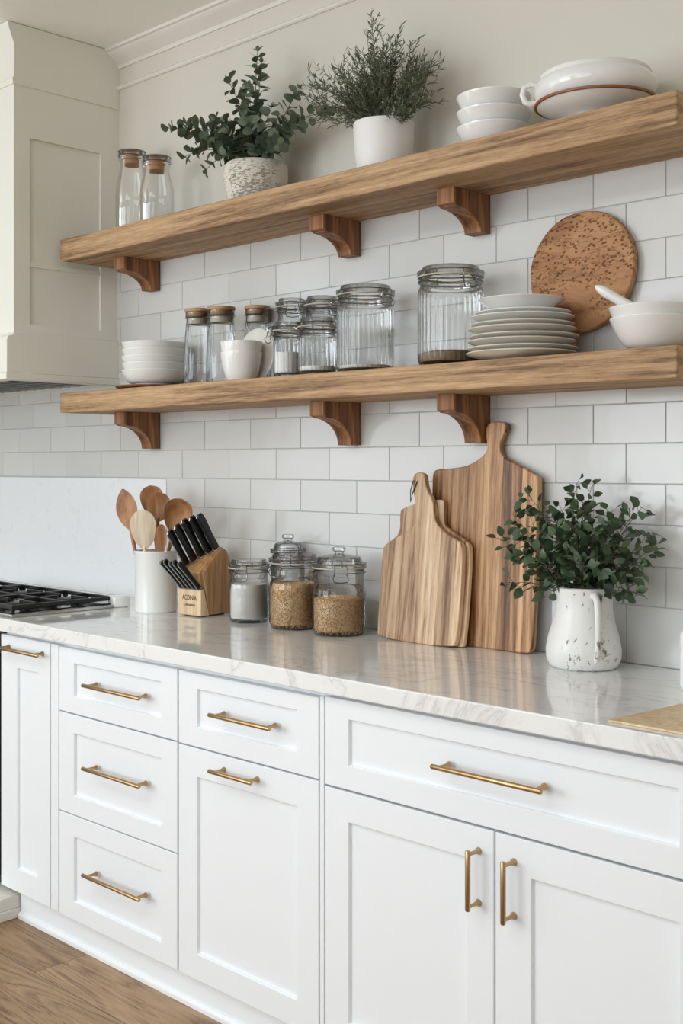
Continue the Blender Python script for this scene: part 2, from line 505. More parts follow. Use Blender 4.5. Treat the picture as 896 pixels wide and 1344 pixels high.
# subway tiles up to the top shelf
rows = [0.915, 1.053, 1.146, 1.242, 1.337, 1.432, 1.526, 1.6205, 1.715, 1.8095, 1.904, 1.9985, 2.093, 2.150]
JA = [-5.2, -4.95, -4.72, -4.485, -4.255, -4.02, -3.789, -3.557, -3.32, -3.08, -2.851, -2.62, -2.385, -2.146, -1.97, -1.784, -1.592, -1.398, -1.2, -1.0, -0.8, -0.6, -0.4, -0.2]
JB = [-5.2, -5.07, -4.84, -4.61, -4.38, -4.147, -3.915, -3.678, -3.448, -3.2, -2.956, -2.731, -2.497, -2.258, -2.06, -1.884, -1.70, -1.502, -1.3, -1.1, -0.9, -0.7, -0.5, -0.3, -0.2]
PX1 = -3.287                                            # right edge of the smooth slab behind the cooktop
g = G(); gap = 0.0009; bv = 0.0010
rt = random.Random(5)
for i in range(len(rows) - 1):
    z0, z1 = rows[i] + gap, rows[i + 1] - gap
    J = JA if i % 2 == 1 else JB
    for a, b_ in zip(J, J[1:]):
        x0, x1 = a + gap, b_ - gap
        if rows[i + 1] <= 1.34:
            if x1 <= PX1: continue
            x0 = max(x0, PX1 + gap)
            if x1 - x0 < 0.02: continue
        d = [-0.008 + rt.uniform(-1, 1) * 0.00035 for _ in range(4)]
        g.add([(x0, -0.001, z0), (x1, -0.001, z0), (x1, -0.001, z1), (x0, -0.001, z1),
               (x0, -0.0068, z0), (x1, -0.0068, z0), (x1, -0.0068, z1), (x0, -0.0068, z1),
               (x0 + bv, d[0], z0 + bv), (x1 - bv, d[1], z0 + bv), (x1 - bv, d[2], z1 - bv), (x0 + bv, d[3], z1 - bv)],
              [(0, 1, 5, 4), (1, 2, 6, 5), (2, 3, 7, 6), (3, 0, 4, 7), (4, 5, 9, 8), (5, 6, 10, 9), (6, 7, 11, 10), (7, 4, 8, 11), (8, 9, 10, 11)])
struct('wall_back_tiles', g, M['tile'])
struct('wall_back_grout', G().box(XL, -0.2, -0.0055, -0.0002, 0.88, 2.150), M['grout'])
struct('wall_back_slab', G().box(XL, PX1 - 0.001, -0.0085, -0.0056, 0.915, rows[4] - 0.004), M['plaster'])

# ------------------------------------------------------------------ range hood
hd = thing('range_hood', 'white painted wooden range hood with recessed side panels hanging above the cooktop', 'range hood', (-4.06, 0, 1.666))
hx = 0.48                                               # half width


def hb(g, x0, x1, y0, y1, z0, z1): g.box(x0, x1, y0, y1, z0 - 1.666, z1 - 1.666)


g = G(); hb(g, -hx, hx - 0.012, -0.419, -0.0, 1.812, ZC - 0.002)
# side frame: stiles and rails standing 12 mm proud of the panels
for (y0, y1, z0, z1) in ((-0.419, -0.359, 1.812, 2.858), (-0.075, 0, 1.812, 2.858), (-0.359, -0.075, 1.812, 1.858), (-0.359, -0.075, 2.486, 2.858)):
    hb(g, hx - 0.012, hx, y0, y1, z0, z1)
hb(g, hx - 0.012, hx - 0.004, -0.359, -0.075, 2.052, 2.068)
obj('body', g, M['hood'], hd)
poly = [(0, 1.690), (-0.452, 1.690), (-0.452, 1.800), (-0.446, 1.812), (-0.432, 1.816), (-0.424, 1.826), (0, 1.826)]
g = G(); g.prism([(p[0], p[1] - 1.666) for p in poly], 'X', -hx - 0.015, hx + 0.012)
obj('apron', g, M['hood'], hd, bevel=0.002)
g = G()
for (a, b_) in ((-hx - .018, -hx + .03), (hx - .03, hx + .016)):
    hb(g, a, b_, -0.456, 0, 1.666, 1.6895)
hb(g, -hx + .03, hx - .03, -0.456, -0.405, 1.666, 1.6895); hb(g, -hx + .03, hx - .03, -0.05, 0, 1.666, 1.6895)
obj('bottom_trim', g, M['hood'], hd, bevel=0.002)
poly = [(0, 2.655), (-0.425, 2.655), (-0.428, 2.672), (-0.422, 2.680), (-0.422, 2.79), (-0.440, 2.835), (-0.446, 2.858), (0, 2.858)]
g = G(); g.prism([(p[0], p[1] - 1.666) for p in poly], 'X', -hx - 0.01, hx + 0.006)
obj('crown_cap', g, M['hood'], hd, bevel=0.001)
g = G(); hb(g, -hx + .03, hx - .03, -0.405, -0.05, 1.684, 1.6895)
for i in range(15):
    x = -hx + 0.06 + i * 0.06
    hb(g, x, x + 0.012, -0.40, -0.055, 1.6675, 1.6808)
bf = obj('baffle_filter', g, M['steel'], hd)
g = G(); hb(g, -hx + .031, hx - .031, -0.404, -0.051, 1.681, 1.6838)
obj('filter_tray', g, M['dark'], hd)

# ------------------------------------------------------------------ floating shelves
SX0, SX1 = -3.56, -1.233


def shelf(z0, z1, label):
    n = 60; g = G(); rs = random.Random(int(z0 * 100))
    ring = []
    L = SX1 - SX0
    for i in range(n + 1):
        x = i / n * L
        w = lambda: rs.uniform(-1, 1) * 0.0010
        ring.append([(x, -0.245 + w(), w() * .5), (x, -0.245 + w(), (z1 - z0) * .5), (x, -0.245 + w(), z1 - z0), (x, 0, z1 - z0), (x, 0, 0)])
    vs = [p for r_ in ring for p in r_]; fs = []
    for i in range(n):
        for k in range(5):
            l = (k + 1) % 5
            fs.append((i * 5 + k, i * 5 + l, (i + 1) * 5 + l, (i + 1) * 5 + k))
    fs.append((4, 3, 2, 1, 0)); fs.append(tuple(n * 5 + k for k in range(5)))
    g.add(vs, fs)
    o = obj('wall_shelf', g, M['oak'], bevel=0.003, seg=2)
    return tag(o, label, 'shelf', 'thick oak wall shelves', (SX0, -0.009, z0))


# shelves start just in front of the tiles
shelf(2.080, 2.153, 'upper thick oak shelf carrying the potted greenery and white bowls')
shelf(1.560, 1.628, 'lower thick oak shelf carrying the glass jars and stacked plates')


def bracket(h):
    d = 0.150; arc = []
    z_front = -0.040
    n = 12
    # concave quarter from the front nose down to the wall foot
    for i in range(n + 1):
        a = math.pi / 2 * i / n
        arc.append((-d + 0.012 + (d - 0.050) * math.sin(a), z_front - 0.006 - (h - 0.046) * (1 - math.cos(a))))
    poly = [(0, 0), (-d, 0), (-d, z_front), (-d + 0.012, z_front - 0.004)] + arc + [(-0.036, -h), (0, -h)]
    return G().prism(poly, 'X', -0.0275, 0.0275)


pos = ['leftmost', 'middle', 'right-hand']
for zz, h, nm in ((2.080, 0.100, 'upper'), (1.560, 0.122, 'lower')):
    for i, xr in enumerate((-3.321, -2.368, -1.893)):
        o = obj('shelf_bracket', bracket(h), M['bracket'], bevel=0.002)
        tag(o, '%s of the three curved dark oak brackets under the %s shelf' % (pos[i], nm), 'shelf bracket', 'curved oak brackets under the shelves', (xr - 0.0275 - (0.009 if i == 2 else 0), -0.009, zz))

# ------------------------------------------------------------------ countertop
g = G(); g.prism([(-0.0095, 0.875), (-0.630, 0.875), (-0.630, 0.915), (-0.0095, 0.915)], 'X', -4.6, -0.93)
tag(obj('countertop', g, M['quartz'], bevel=0.003, seg=3), 'long white quartz countertop with faint grey veins running over the white cabinets', 'countertop')

# ------------------------------------------------------------------ base cabinets
FY = -0.605                                             # face of doors and drawers


def front_panel(x0, x1, z0, z1, rx0, rx1, rz0, rz1, t=0.02, rec=0.009):
    """shaker front: frame and sunk panel in one piece; world x, z; back at y = FY + t"""
    c = 0.0015
    yb, yf, yr = FY + t, FY, FY + rec
    ring = lambda a0, a1, b0, b1, y: [(a0, y, b0), (a1, y, b0), (a1, y, b1), (a0, y, b1)]
    L = [ring(x0, x1, z0, z1, yb), ring(x0, x1, z0, z1, yf + c), ring(x0 + c, x1 - c, z0 + c, z1 - c, yf),
         ring(rx0 - c, rx1 + c, rz0 - c, rz1 + c, yf), ring(rx0, rx1, rz0, rz1, yf + c), ring(rx0 + .001, rx1 - .001, rz0 + .001, rz1 - .001, yr)]
    vs = [p for r_ in L for p in r_]; fs = [(3, 2, 1, 0)]
    for i in range(len(L) - 1):
        for k in range(4):
            l = (k + 1) % 4; fs.append((i * 4 + k, i * 4 + l, (i + 1) * 4 + l, (i + 1) * 4 + k))
    fs.append(tuple((len(L) - 1) * 4 + k for k in range(4)))
    return G().add(vs, fs)


def bar_handle(p0, p1, inset=0.018, r=0.0055, parent=None, z_off=0):
    """round bar pull between two world points; feet reach back to the door face"""
    p0, p1 = Vector(p0), Vector(p1); d = (p1 - p0).normalized()
    g = G()
    g.tube([p0, p0 + d * .002, p1 - d * .002, p1], [r * .8, r, r, r * .8], 14)
    for q in (p0 + d * inset, p1 - d * inset):
        f = Vector((q.x, FY, q.z))
        g.tube([q, Vector((q.x, FY - 0.010, q.z)), Vector((q.x, FY - 0.004, q.z)), f], [r * .72, r * .72, r * 1.25, r * 1.35], 12)
    return g


def cabinet(label, x0, x1, frame_right=0.0):
    t = thing('base_cabinet', label, 'cabinet', ((x0 + x1) / 2, 0, 0.0), 0, 'white shaker base cabinets')
    cx = (x0 + x1) / 2
    sh = Matrix.Translation((-cx, 0, 0))
    g = G()
    y1, y0 = -0.012, FY + 0.022
    g.box(x0 + .0005, x0 + 0.018, y0, y1, 0.088, 0.8745); g.box(x1 - 0.018, x1 - .0005, y0, y1, 0.088, 0.8745)
    g.box(x0 + .018, x1 - .018, y0, y1, 0.088, 0.106); g.box(x0 + .018, x1 - .018, -0.03, y1, 0.106, 0.8745)
    g.box(x0 + .018, x1 - .018, y0, y0 + 0.06, 0.857, 0.8745)
    g.v = [tuple(sh @ Vector(v)) for v in g.v]
    obj('body', g, M['cab'], t)
    return t, sh


def put(name, g, m, parent, sh, **kw):
    g.v = [tuple(sh @ Vector(v)) for v in g.v]
    return obj(name, g, m, parent, **kw)


HY = -0.640
# 1: pull-out by the range
t, sh = cabinet('narrow white pull-out cabinet at the far left end of the row', -3.334, -3.004)
d = put('door', front_panel(-3.332, -3.052, 0.089, 0.861, -3.236, -3.122, 0.160, 0.766), M['cab'], t, sh)
put('handle', bar_handle((-3.312, HY, 0.827), (-3.060, HY, 0.827), 0.03), M['brass'], d, sh, smooth=True)
put('filler_strip', G().box(-3.048, -3.009, FY + 0.001, FY + 0.022, 0.089, 0.861), M['cab'], t, sh, bevel=0.001)
# 2: three drawers
t, sh = cabinet('white base cabinet with a stack of three drawers', -3.004, -2.443)
for (z0, z1, rz0, rz1, hz) in ((0.6745, 0.858, 0.724, 0.817, 0.772), (0.387, 0.6705, 0.442, 0.618, 0.542), (0.087, 0.3835, 0.141, 0.325, 0.247)):
    d = put('drawer', front_panel(-3.004 + .001, -2.447, z0, z1, -2.925, -2.516, rz0, rz1), M['cab'], t, sh)
    put('handle', bar_handle((-2.829, HY, hz), (-2.562, HY, hz)), M['brass'], d, sh, smooth=True)
# 3: drawer above door
t, sh = cabinet('white base cabinet with one drawer above one tall plain door', -2.443, -1.909)
d = put('drawer', front_panel(-2.4405, -1.927, 0.6725, 0.857, -2.365, -2.0, 0.723, 0.818), M['cab'], t, sh)
put('handle', bar_handle((-2.276, HY, 0.772), (-2.053, HY, 0.772)), M['brass'], d, sh, smooth=True)
d = put('door', front_panel(-2.4405, -1.927, 0.087, 0.6685, -2.365, -2.0, 0.153, 0.597), M['cab'], t, sh)
put('handle', bar_handle((-2.276, HY, 0.635), (-2.117, HY, 0.635)), M['brass'], d, sh, smooth=True)
put('filler_strip', G().box(-1.924, -1.911, FY + 0.001, FY + 0.022, 0.087, 0.861), M['cab'], t, sh, bevel=0.001)
# 4: wide drawer above two doors
t, sh = cabinet('wide white base cabinet with one long drawer above two doors at right', -1.909, -0.950)
d = put('drawer', front_panel(-1.9065, -0.953, 0.6665, 0.863, -1.833, -1.035, 0.721, 0.821), M['cab'], t, sh)
put('handle', bar_handle((-1.565, HY, 0.773), (-1.296, HY, 0.773)), M['brass'], d, sh, smooth=True)
d = put('door', front_panel(-1.9065, -1.4345, 0.087, 0.6615, -1.833, -1.502, 0.153, 0.595), M['cab'], t, sh)
put('handle', bar_handle((-1.471, HY, 0.505), (-1.471, HY, 0.624), 0.008), M['brass'], d, sh, smooth=True)
d = put('door', front_panel(-1.4305, -0.953, 0.087, 0.6615, -1.345, -1.035, 0.153, 0.590), M['cab'], t, sh)
put('handle', bar_handle((-1.385, HY, 0.502), (-1.385, HY, 0.622), 0.008), M['brass'], d, sh, smooth=True)

# toe-kick with its small shoe moulding
g = G(); g.box(-3.255, -0.96, -0.582, -0.56, 0.0, 0.0875)
g.prism([(-0.582, 0), (-0.592, 0), (-0.592, 0.012), (-0.586, 0.020), (-0.582, 0.020)], 'X', -3.255, -0.96)
struct('baseboard_cabinets', g, M['cab'], bevel=0.001)
g = G(); g.box(-3.9, -3.258, -0.80, -0.565, 0.0, 0.030)
g.box(-3.9, -3.262, -0.795, -0.565, 0.030, 0.070)
tag(obj('plinth', g, M['trim'], bevel=0.003), 'low white plinth on the floor under the narrow far-left cabinet', 'plinth')
# oven under the cooktop
ov = thing('oven', 'dark built-in oven front at the very left edge beside the narrow cabinet', 'oven', (-3.74, -0.3, 0.09))
obj('body', G().box(-0.39, 0.39, -0.285, 0.285, 0, 0.784), M['enamel'], ov, bevel=0.002)
obj('door', G().box(-0.385, 0.385, -0.31, -0.2855, 0.02, 0.70), M['enamel'], ov, bevel=0.003)
g = G(); g.tube([(-0.33, -0.345, 0.64), (0.33, -0.345, 0.64)], 0.009, 12)
for x in (-0.30, 0.30): g.tube([(x, -0.345, 0.64), (x, -0.309, 0.64)], 0.006, 10)
obj('handle', g, M['steel'], ov, smooth=True)

# ------------------------------------------------------------------ gas cooktop
ct = thing('gas_cooktop', 'black cast iron gas cooktop set into the left end of the counter', 'cooktop', (-3.72, -0.40, 0.915))
g = G(); g.box(-0.45, 0.45, -0.205, 0.215, 0.0002, 0.010)
obj('rim_tray', g, M['steel'], ct, bevel=0.002)
g = G(); g.box(-0.435, 0.425, -0.19, 0.20, 0.0102, 0.013)
obj('enamel_top', g, M['enamel'], ct, bevel=0.001)
g = G(); g.prism([(0.405, 0.175), (0.450, 0.165), (0.466, 0.19), (0.466, 0.222), (0.405, 0.222)], 'Z', 0.0005, 0.036)
obj('corner_block', g, M['ceramic'], ct, bevel=0.005)


def grate(xc):
    g = G(); w, d_ = 0.142, 0.186; zt = 0.034
    fr = lambda x0, x1, y0, y1, z0=zt - 0.013, z1=zt: g.box(xc + x0, xc + x1, y0, y1, z0, z1)
    fr(-w, w, -d_, -d_ + 0.013); fr(-w, w, d_ - 0.013, d_)
    fr(-w, -w + 0.013, -d_ + .013, d_ - .013); fr(w - 0.013, w, -d_ + .013, d_ - .013)
    fr(-w + .013, w - .013, -0.0065, 0.0065)
    for yc in (-0.095, 0.095):
        fr(-w + .013, -0.035, yc - .005, yc + .005, zt - 0.012, zt + 0.003); fr(0.035, w - .013, yc - .005, yc + .005, zt - 0.012, zt + 0.003)
        fr(-.005, .005, yc + 0.035, yc + 0.0885 - (0.013 if yc > 0 else 0.0) + 0.0, zt - 0.012, zt + 0.003)
        fr(-.005, .005, yc - 0.0885 + (0.013 if yc < 0 else 0.0), yc - 0.035, zt - 0.012, zt + 0.003)
    for sx in (-1, 1):
        for sy in (-1, 1):
            g.box(xc + sx * (w - .0065) - .006, xc + sx * (w - .0065) + .006, sy * (d_ - .0065) - .006, sy * (d_ - .0065) + .006, 0.0135, zt - 0.012)
    return g


for xc in (-0.290, 0.0, 0.278):
    obj('grate', grate(xc), M['iron'], ct, bevel=0.002)
for xc in (-0.290, 0.0, 0.278):
    for yc in (-0.095, 0.095):
        g = G().lathe([(0, 0.0135), (0.040, 0.0135), (0.042, 0.018), (0.034, 0.019), (0.034, 0.023), (0.030, 0.0245), (0, 0.025)], 28, (xc, yc, 0))
        obj('burner', g, M['iron'], ct, smooth=True)

# ------------------------------------------------------------------ generic dishes
def bowl_prof(r, h, foot=0.5, wall=0.004, shape=0.45, lip=0.0):
    out = []; n = 12
    out.append((0, 0.0)); out.append((r * foot, 0.0)); out.append((r * foot + 0.001, 0.004))
    for i in range(1, n + 1):
        u = i / n
        out.append((r * foot + (r - r * foot) * (u ** shape), 0.004 + (h - 0.004) * u))
    out.append((r + lip, h + 0.0008)); out.append((r - wall * .5 + lip, h + 0.0018)); out.append((r - wall, h))
    for i in range(n - 1, 0, -1):
        u = i / n
        out.append((max(0.004, r * foot + (r - r * foot) * (u ** shape) - wall), 0.008 + (h - 0.008) * u))
    out.append((0, 0.008))
    return out


def plate_prof(r, h=0.014):
    return [(0, 0), (r * .58, 0), (r * .60, 0.002), (r * .66, 0.003), (r * .93, h * .75), (r, h), (r + .0006, h + 0.0015), (r - .0015, h + 0.0028), (r * .92, h * .75 + 0.004), (r * .66, 0.0075), (r * .6, 0.006), (0, 0.006)]


UZ, LZ, CZ = 2.153 + 0.0012, 1.628 + 0.0012, 0.915
# three large white bowls on the upper shelf
ordn = ['bottom', 'middle', 'top']
for i in range(3):
    o = obj('bowl', G().lathe(bowl_prof(0.092, 0.050, 0.52, 0.004, 0.40), 56, wob=0.002), M['ceramic'], smooth=True)
    tag(o, '%s one of three stacked white bowls on the upper shelf' % ordn[i].capitalize(), 'bowl', 'nested white bowls on the upper shelf', (-1.794, -0.135, UZ + i * 0.0385))
    o.rotation_euler = (R((-1, 1.2, -0.8)[i] * 0), 0, i)
# five shallow white bowls on a trivet, lower shelf
o = obj('trivet', G().lathe([(0, 0), (0.085, 0), (0.118, 0.004), (0.122, 0.008), (0.120, 0.011), (0, 0.012)], 56), M['trivet'], smooth=True)
tag(o, 'round dark wooden trivet under the stack of five white bowls', 'trivet', None, (-3.200, -0.128, LZ))
o5 = ['Bottom', 'Second from the bottom', 'Middle', 'Second from the top', 'Top']
for i in range(5):
    o = obj('bowl', G().lathe(bowl_prof(0.108, 0.048, 0.62, 0.004, 0.40), 56, wob=0.0015), M['ceramic'], smooth=True)
    tag(o, '%s of five stacked shallow white bowls on the dark trivet' % o5[i], 'bowl', 'shallow white bowls at the left end of the lower shelf', (-3.191 + (0, .002, -.001, .002, 0)[i], -0.128, LZ + 0.0125 + i * 0.0225))
# two small white cups nested
for i in range(2):
    o = obj('cup', G().lathe(bowl_prof(0.062 + i * .001, 0.084, 0.66, 0.0035, 0.55), 48, wob=0.0015), M['ceramic'], smooth=True)
    tag(o, ('Lower' if i == 0 else 'Upper') + ' of two nested small white cups in front of the corked canisters', 'cup', 'small white cups on the lower shelf', (-2.693, -0.180, LZ + i * 0.031))
# small plate leaning behind the cups
o = obj('saucer', G().lathe(plate_prof(0.080, 0.014), 48), M['ceramic_warm'], smooth=True)
tag(o, 'small pale plate standing on edge behind the two nested cups', 'plate', None, (-2.690, -0.110, LZ + 0.0802))
o.rotation_euler = (R(86), 0, 0)
# plates stack
names9 = ['Bottom', 'Second from the bottom', 'Third from the bottom', 'Fourth from the bottom', 'Fourth from the top', 'Third from the top', 'Second from the top', 'Top']
radii = [0.131, 0.131, 0.127, 0.130, 0.128, 0.122, 0.124, 0.112]
z = LZ
for i in range(8):
    o = obj('plate', G().lathe(plate_prof(radii[i], 0.016 if i % 2 == 0 else 0.013), 64), M['ceramic_warm'] if i < 6 else M['ceramic'], smooth=True)
    tag(o, '%s of the eight stacked cream dinner plates on the lower shelf' % names9[i], 'plate', 'dinner plates on the lower shelf', (-1.694 + rt.uniform(-.003, .003), -0.155 + rt.uniform(-.002, .002), z))
    z += 0.0142
o = obj('bowl', G().lathe(bowl_prof(0.103, 0.030, 0.60, 0.0035, 0.85), 56), M['ceramic'], smooth=True)
tag(o, 'shallow flared white bowl on top of the cream dinner plates', 'bowl', None, (-1.701, -0.150, z + 0.002))
# two nested white bowls at right with a pestle
for i in range(2):
    o = obj('bowl', G().lathe(bowl_prof(0.096 + 0.002 * i, 0.072, 0.42, 0.005, 0.45), 56), M['ceramic'], smooth=True)
    tag(o, ('Lower' if i == 0 else 'Upper') + ' of two nested round white bowls at the right end of the lower shelf', 'bowl', 'nested white bowls at the right end', (-1.352, -0.140, LZ + i * 0.024))
g = G(); pts = []; rad = []
P0, P1 = Vector((-1.350, -0.13, 0.045)), Vector((-1.478, -0.175, 0.135))
for i in range(13):
    u = i / 12; pts.append(P0.lerp(P1, u))
    rad.append([0.004, 0.016, 0.019, 0.0185, 0.016, 0.0135, 0.012, 0.0115, 0.0112, 0.0115, 0.012, 0.0105, 0.004][i])
g.tube(pts, rad, 20)
g.v = [(v[0] + 1.350, v[1] + 0.13, v[2]) for v in g.v]
o = obj('pestle', g, M['ceramic'], smooth=True)
tag(o, 'white ceramic pestle leaning out of the nested bowls at right', 'pestle', None, (-1.350, -0.13, LZ + 0.018))

# footed dish with brown rim and the large irregular bowl in it, upper shelf right
fd = thing('footed_dish', 'low footed white dish with a brown rim at the right end of the upper shelf', 'dish', (-1.500, -0.140, UZ))
obj('dish', G().lathe([(0, 0), (0.062, 0), (0.064, 0.005), (0.056, 0.011), (0.064, 0.016), (0.100, 0.026), (0.130, 0.042), (0.136, 0.0475), (0.130, 0.0475), (0.098, 0.034), (0.058, 0.024), (0, 0.022)], 64, wob=0.003), M['ceramic'], fd, smooth=True)
obj('rim', G().lathe([(0.1350, 0.0435), (0.1385, 0.0445), (0.1390, 0.0495), (0.1340, 0.0515), (0.1295, 0.0490), (0.1310, 0.0455), (0.1350, 0.0435)], 64, wob=0.003), M['rim_brown'], fd, smooth=True)
g = G().lathe([(0, 0), (0.066, 0.0), (0.096, 0.008), (0.126, 0.024), (0.138, 0.044), (0.138, 0.060), (0.129, 0.074), (0.124, 0.078), (0.127, 0.084), (0.121, 0.085), (0.117, 0.078), (0.130, 0.058), (0.130, 0.044), (0.120, 0.030), (0.094, 0.014), (0.066, 0.008), (0, 0.008)], 64, wob=0.013)
bw = thing('serving_bowl', 'big lumpy white glazed bowl sitting in the brown-rimmed footed dish', 'bowl', (-1.500, -0.140, UZ + 0.028))
obj('bowl_body', g, M['ceramic'], bw, smooth=True)
g = G(); g.tube([(-0.112, -0.068, 0.072), (-0.126, -0.078, 0.076), (-0.138, -0.086, 0.068), (-0.141, -0.088, 0.052), (-0.136, -0.084, 0.036), (-0.126, -0.076, 0.030), (-0.112, -0.066, 0.034)], [0.006, 0.0068, 0.0068, 0.0065, 0.0068, 0.007, 0.006], 12)
obj('handle', g, M['ceramic'], bw, smooth=True)

# ------------------------------------------------------------------ wire-clip jars
def seeds(g, r, h, n, rs, size, bulge=0.0, cen=(0, 0, 0)):
    """seed-sized ellipsoids over the side and the top of the fill"""
    t = (1 + 5 ** .5) / 2
    ico = [Vector(v).normalized() for v in ((-1, t, 0), (1, t, 0), (-1, -t, 0), (1, -t, 0), (0, -1, t), (0, 1, t), (0, -1, -t), (0, 1, -t), (t, 0, -1), (t, 0, 1), (-t, 0, -1), (-t, 0, 1))]
    fc = [(0, 11, 5), (0, 5, 1), (0, 1, 7), (0, 7, 10), (0, 10, 11), (1, 5, 9), (5, 11, 4), (11, 10, 2), (10, 7, 6), (7, 1, 8), (3, 9, 4), (3, 4, 2), (3, 2, 6), (3, 6, 8), (3, 8, 9), (4, 9, 5), (2, 4, 11), (6, 2, 10), (8, 6, 7), (9, 8, 1)]
    for i in range(n):
        if i % 5:
            a = rs.uniform(0, 2 * math.pi); zz = rs.uniform(0.004, h)
            rr = r(zz) - size * 0.8
            p = Vector((rr * math.cos(a), rr * math.sin(a), zz))
        else:
            a = rs.uniform(0, 2 * math.pi); q = math.sqrt(rs.random()); rr = q * (r(h) - size)
            p = Vector((rr * math.cos(a), rr * math.sin(a), h + bulge * (1 - q * q)))
        m = Matrix.Rotation(rs.uniform(0, 3.1), 3, Vector((rs.uniform(-1, 1), rs.uniform(-1, 1), rs.uniform(-1, 1))).normalized())
        g.add([p + m @ Vector((v.x * size * 1.25, v.y * size * .8, v.z * size * .8)) for v in ico], fc)


def clip_jar(label, loc, r, h, group, rib=0, content=None, level=0.0, knob=False, rz=0.0, tall_shoulder=0.70, bulge=0.0, seedmat=None):
    """h: height of the top of the lid without knob"""
    t = thing('glass_jar', label, 'jar', loc, rz, group)
    nr = r * 0.92                                           # neck radius
    lidh = 0.030 if knob else min(0.021, h * 0.13)
    zn = h - lidh - 0.006                                   # mouth
    sh = (h - lidh) * (1 - (1 - tall_shoulder) * 0.55)
    prof = [(0, 0.004), (r * .55, 0.003), (r * .80, 0.0), (r * .93, 0.004), (r, 0.018), (r, sh - 0.030)]
    for i in range(1, 7):
        a = math.pi / 2 * i / 6
        prof.append((r - (r - nr) * (1 - math.cos(a)), sh - 0.030 + 0.026 * math.sin(a)))
    prof += [(nr, zn - 0.016), (nr + 0.004, zn - 0.014), (nr + 0.005, zn - 0.009), (nr + 0.001, zn - 0.006), (nr + 0.003, zn - 0.002), (nr, zn)]
    if rib:
        pp = []
        for k in range(len(prof)): pp.append(prof[k])
        g = G().lathe(pp, rib * 8, rib=-0.0022, ribn=rib, ribz=(0.012, sh - 0.012))
    else:
        g = G().lathe(prof, 64)
    obj('glass_body', g, M['glass_rib'] if rib else M['glass'], t, smooth=True, angle=60)
    lid = obj('lid', G().lathe([(nr - 0.006, zn + 0.0035), (nr + 0.006, zn + 0.0035), (nr + 0.008, zn + 0.007), (nr + 0.006, zn + 0.012), (nr * .98, zn + 0.0145), (nr * (.90 if knob else .96), h - 0.005 - (.004 if knob else 0)), (nr * (.84 if knob else .92), h - (.004 if knob else 0)), (0, h + (0.006 if knob else 0.0)), (0, h + (0.001 if knob else -0.006)), (nr * .84, h - 0.010), (nr * .88, zn + 0.007)], 56), M['glass'], t, smooth=True)
    obj('gasket', G().lathe([(nr - 0.004, zn + 0.0002), (nr + 0.0065, zn + 0.0002), (nr + 0.0072, zn + 0.0018), (nr + 0.0065, zn + 0.0034), (nr - 0.004, zn + 0.0034), (nr - 0.004, zn + 0.0002)], 48), M['gasket'], t, smooth=True)
    if knob:
        obj('knob', G().lathe([(0.013, h + 0.0045), (0.012, h + 0.008), (0.0175, h + 0.011), (0.0185, h + 0.016), (0.0175, h + 0.021), (0.012, h + 0.023), (0, h + 0.0232)], 28), M['glass'], lid, smooth=True)
    # wire hardware: two rings, hinge at the back (+y), bail at the front (-y)
    g = G(); ring = lambda rr, zz, w: g.tube([(rr * math.cos(2 * math.pi * i / 40), rr * math.sin(2 * math.pi * i / 40), zz) for i in range(40)], w, 6, True)
    ring(nr + 0.0055, zn - 0.010, 0.0013); ring(nr + 0.0075, zn + 0.0135, 0.0013)
    for s_ in (-1, 1):
        R0 = nr + 0.007
        # hinge loops on the back, clasp loops on the front
        g.tube([(s_ * 0.014, R0, zn - 0.010), (s_ * 0.014, R0 + 0.008, zn - 0.004), (s_ * 0.013, R0 + 0.009, zn + 0.008), (s_ * 0.013, R0, zn + 0.0135)], 0.0013, 6)
        g.tube([(s_ * 0.016, -R0, zn - 0.010), (s_ * 0.017, -R0 - 0.007, zn - 0.016), (s_ * 0.017, -R0 - 0.010, zn - 0.004), (s_ * 0.016, -R0 - 0.006, zn + 0.010), (s_ * 0.015, -R0, zn + 0.0135)], 0.0014, 6)
        g.tube([(s_ * 0.017, -R0 - 0.008, zn - 0.006), (s_ * 0.021, -R0 - 0.016, zn - 0.022), (s_ * 0.018, -R0 - 0.012, zn - 0.032), (0, -R0 - 0.011, zn - 0.034)], 0.0014, 6)
    obj('wire_clasp', g, M['wire'], t, smooth=True)
    if content:
        ri = r - 0.0055
        cr = lambda zz: (ri if zz > 0.02 else r * .88 + (ri - r * .88) * zz / 0.02) if zz < sh - 0.034 else ri - (ri - nr + 0.006) * min(1, (zz - sh + 0.034) / 0.026)
        if content == 'grain':
            rs = random.Random(len(label))
            g = G(); n = 8
            core = [(0, 0.0115)] + [(cr(0.012 + (level - 0.012) * i / n) - 0.0022, 0.012 + (level - 0.012) * i / n) for i in range(n + 1)]
            core += [(cr(level) * .6, level + bulge * .6), (0, level + bulge)]
            g.lathe(core, 40)
            seeds(g, cr, level, int(4200 * level / 0.12 * r / .078), rs, 0.0021, bulge)
            obj('grain', g, M['grain'], t, kind='stuff', smooth=False)
        else:
            prof = [(0, 0.0115)] + [(cr(0.012 + (level - 0.012) * i / 6), 0.012 + (level - 0.012) * i / 6) for i in range(7)] + [(cr(level) * .7, level + bulge), (0, level + bulge * 1.4)]
            obj('filling', G().lathe(prof, 48), M[content], t, kind='stuff', smooth=True)
    return t


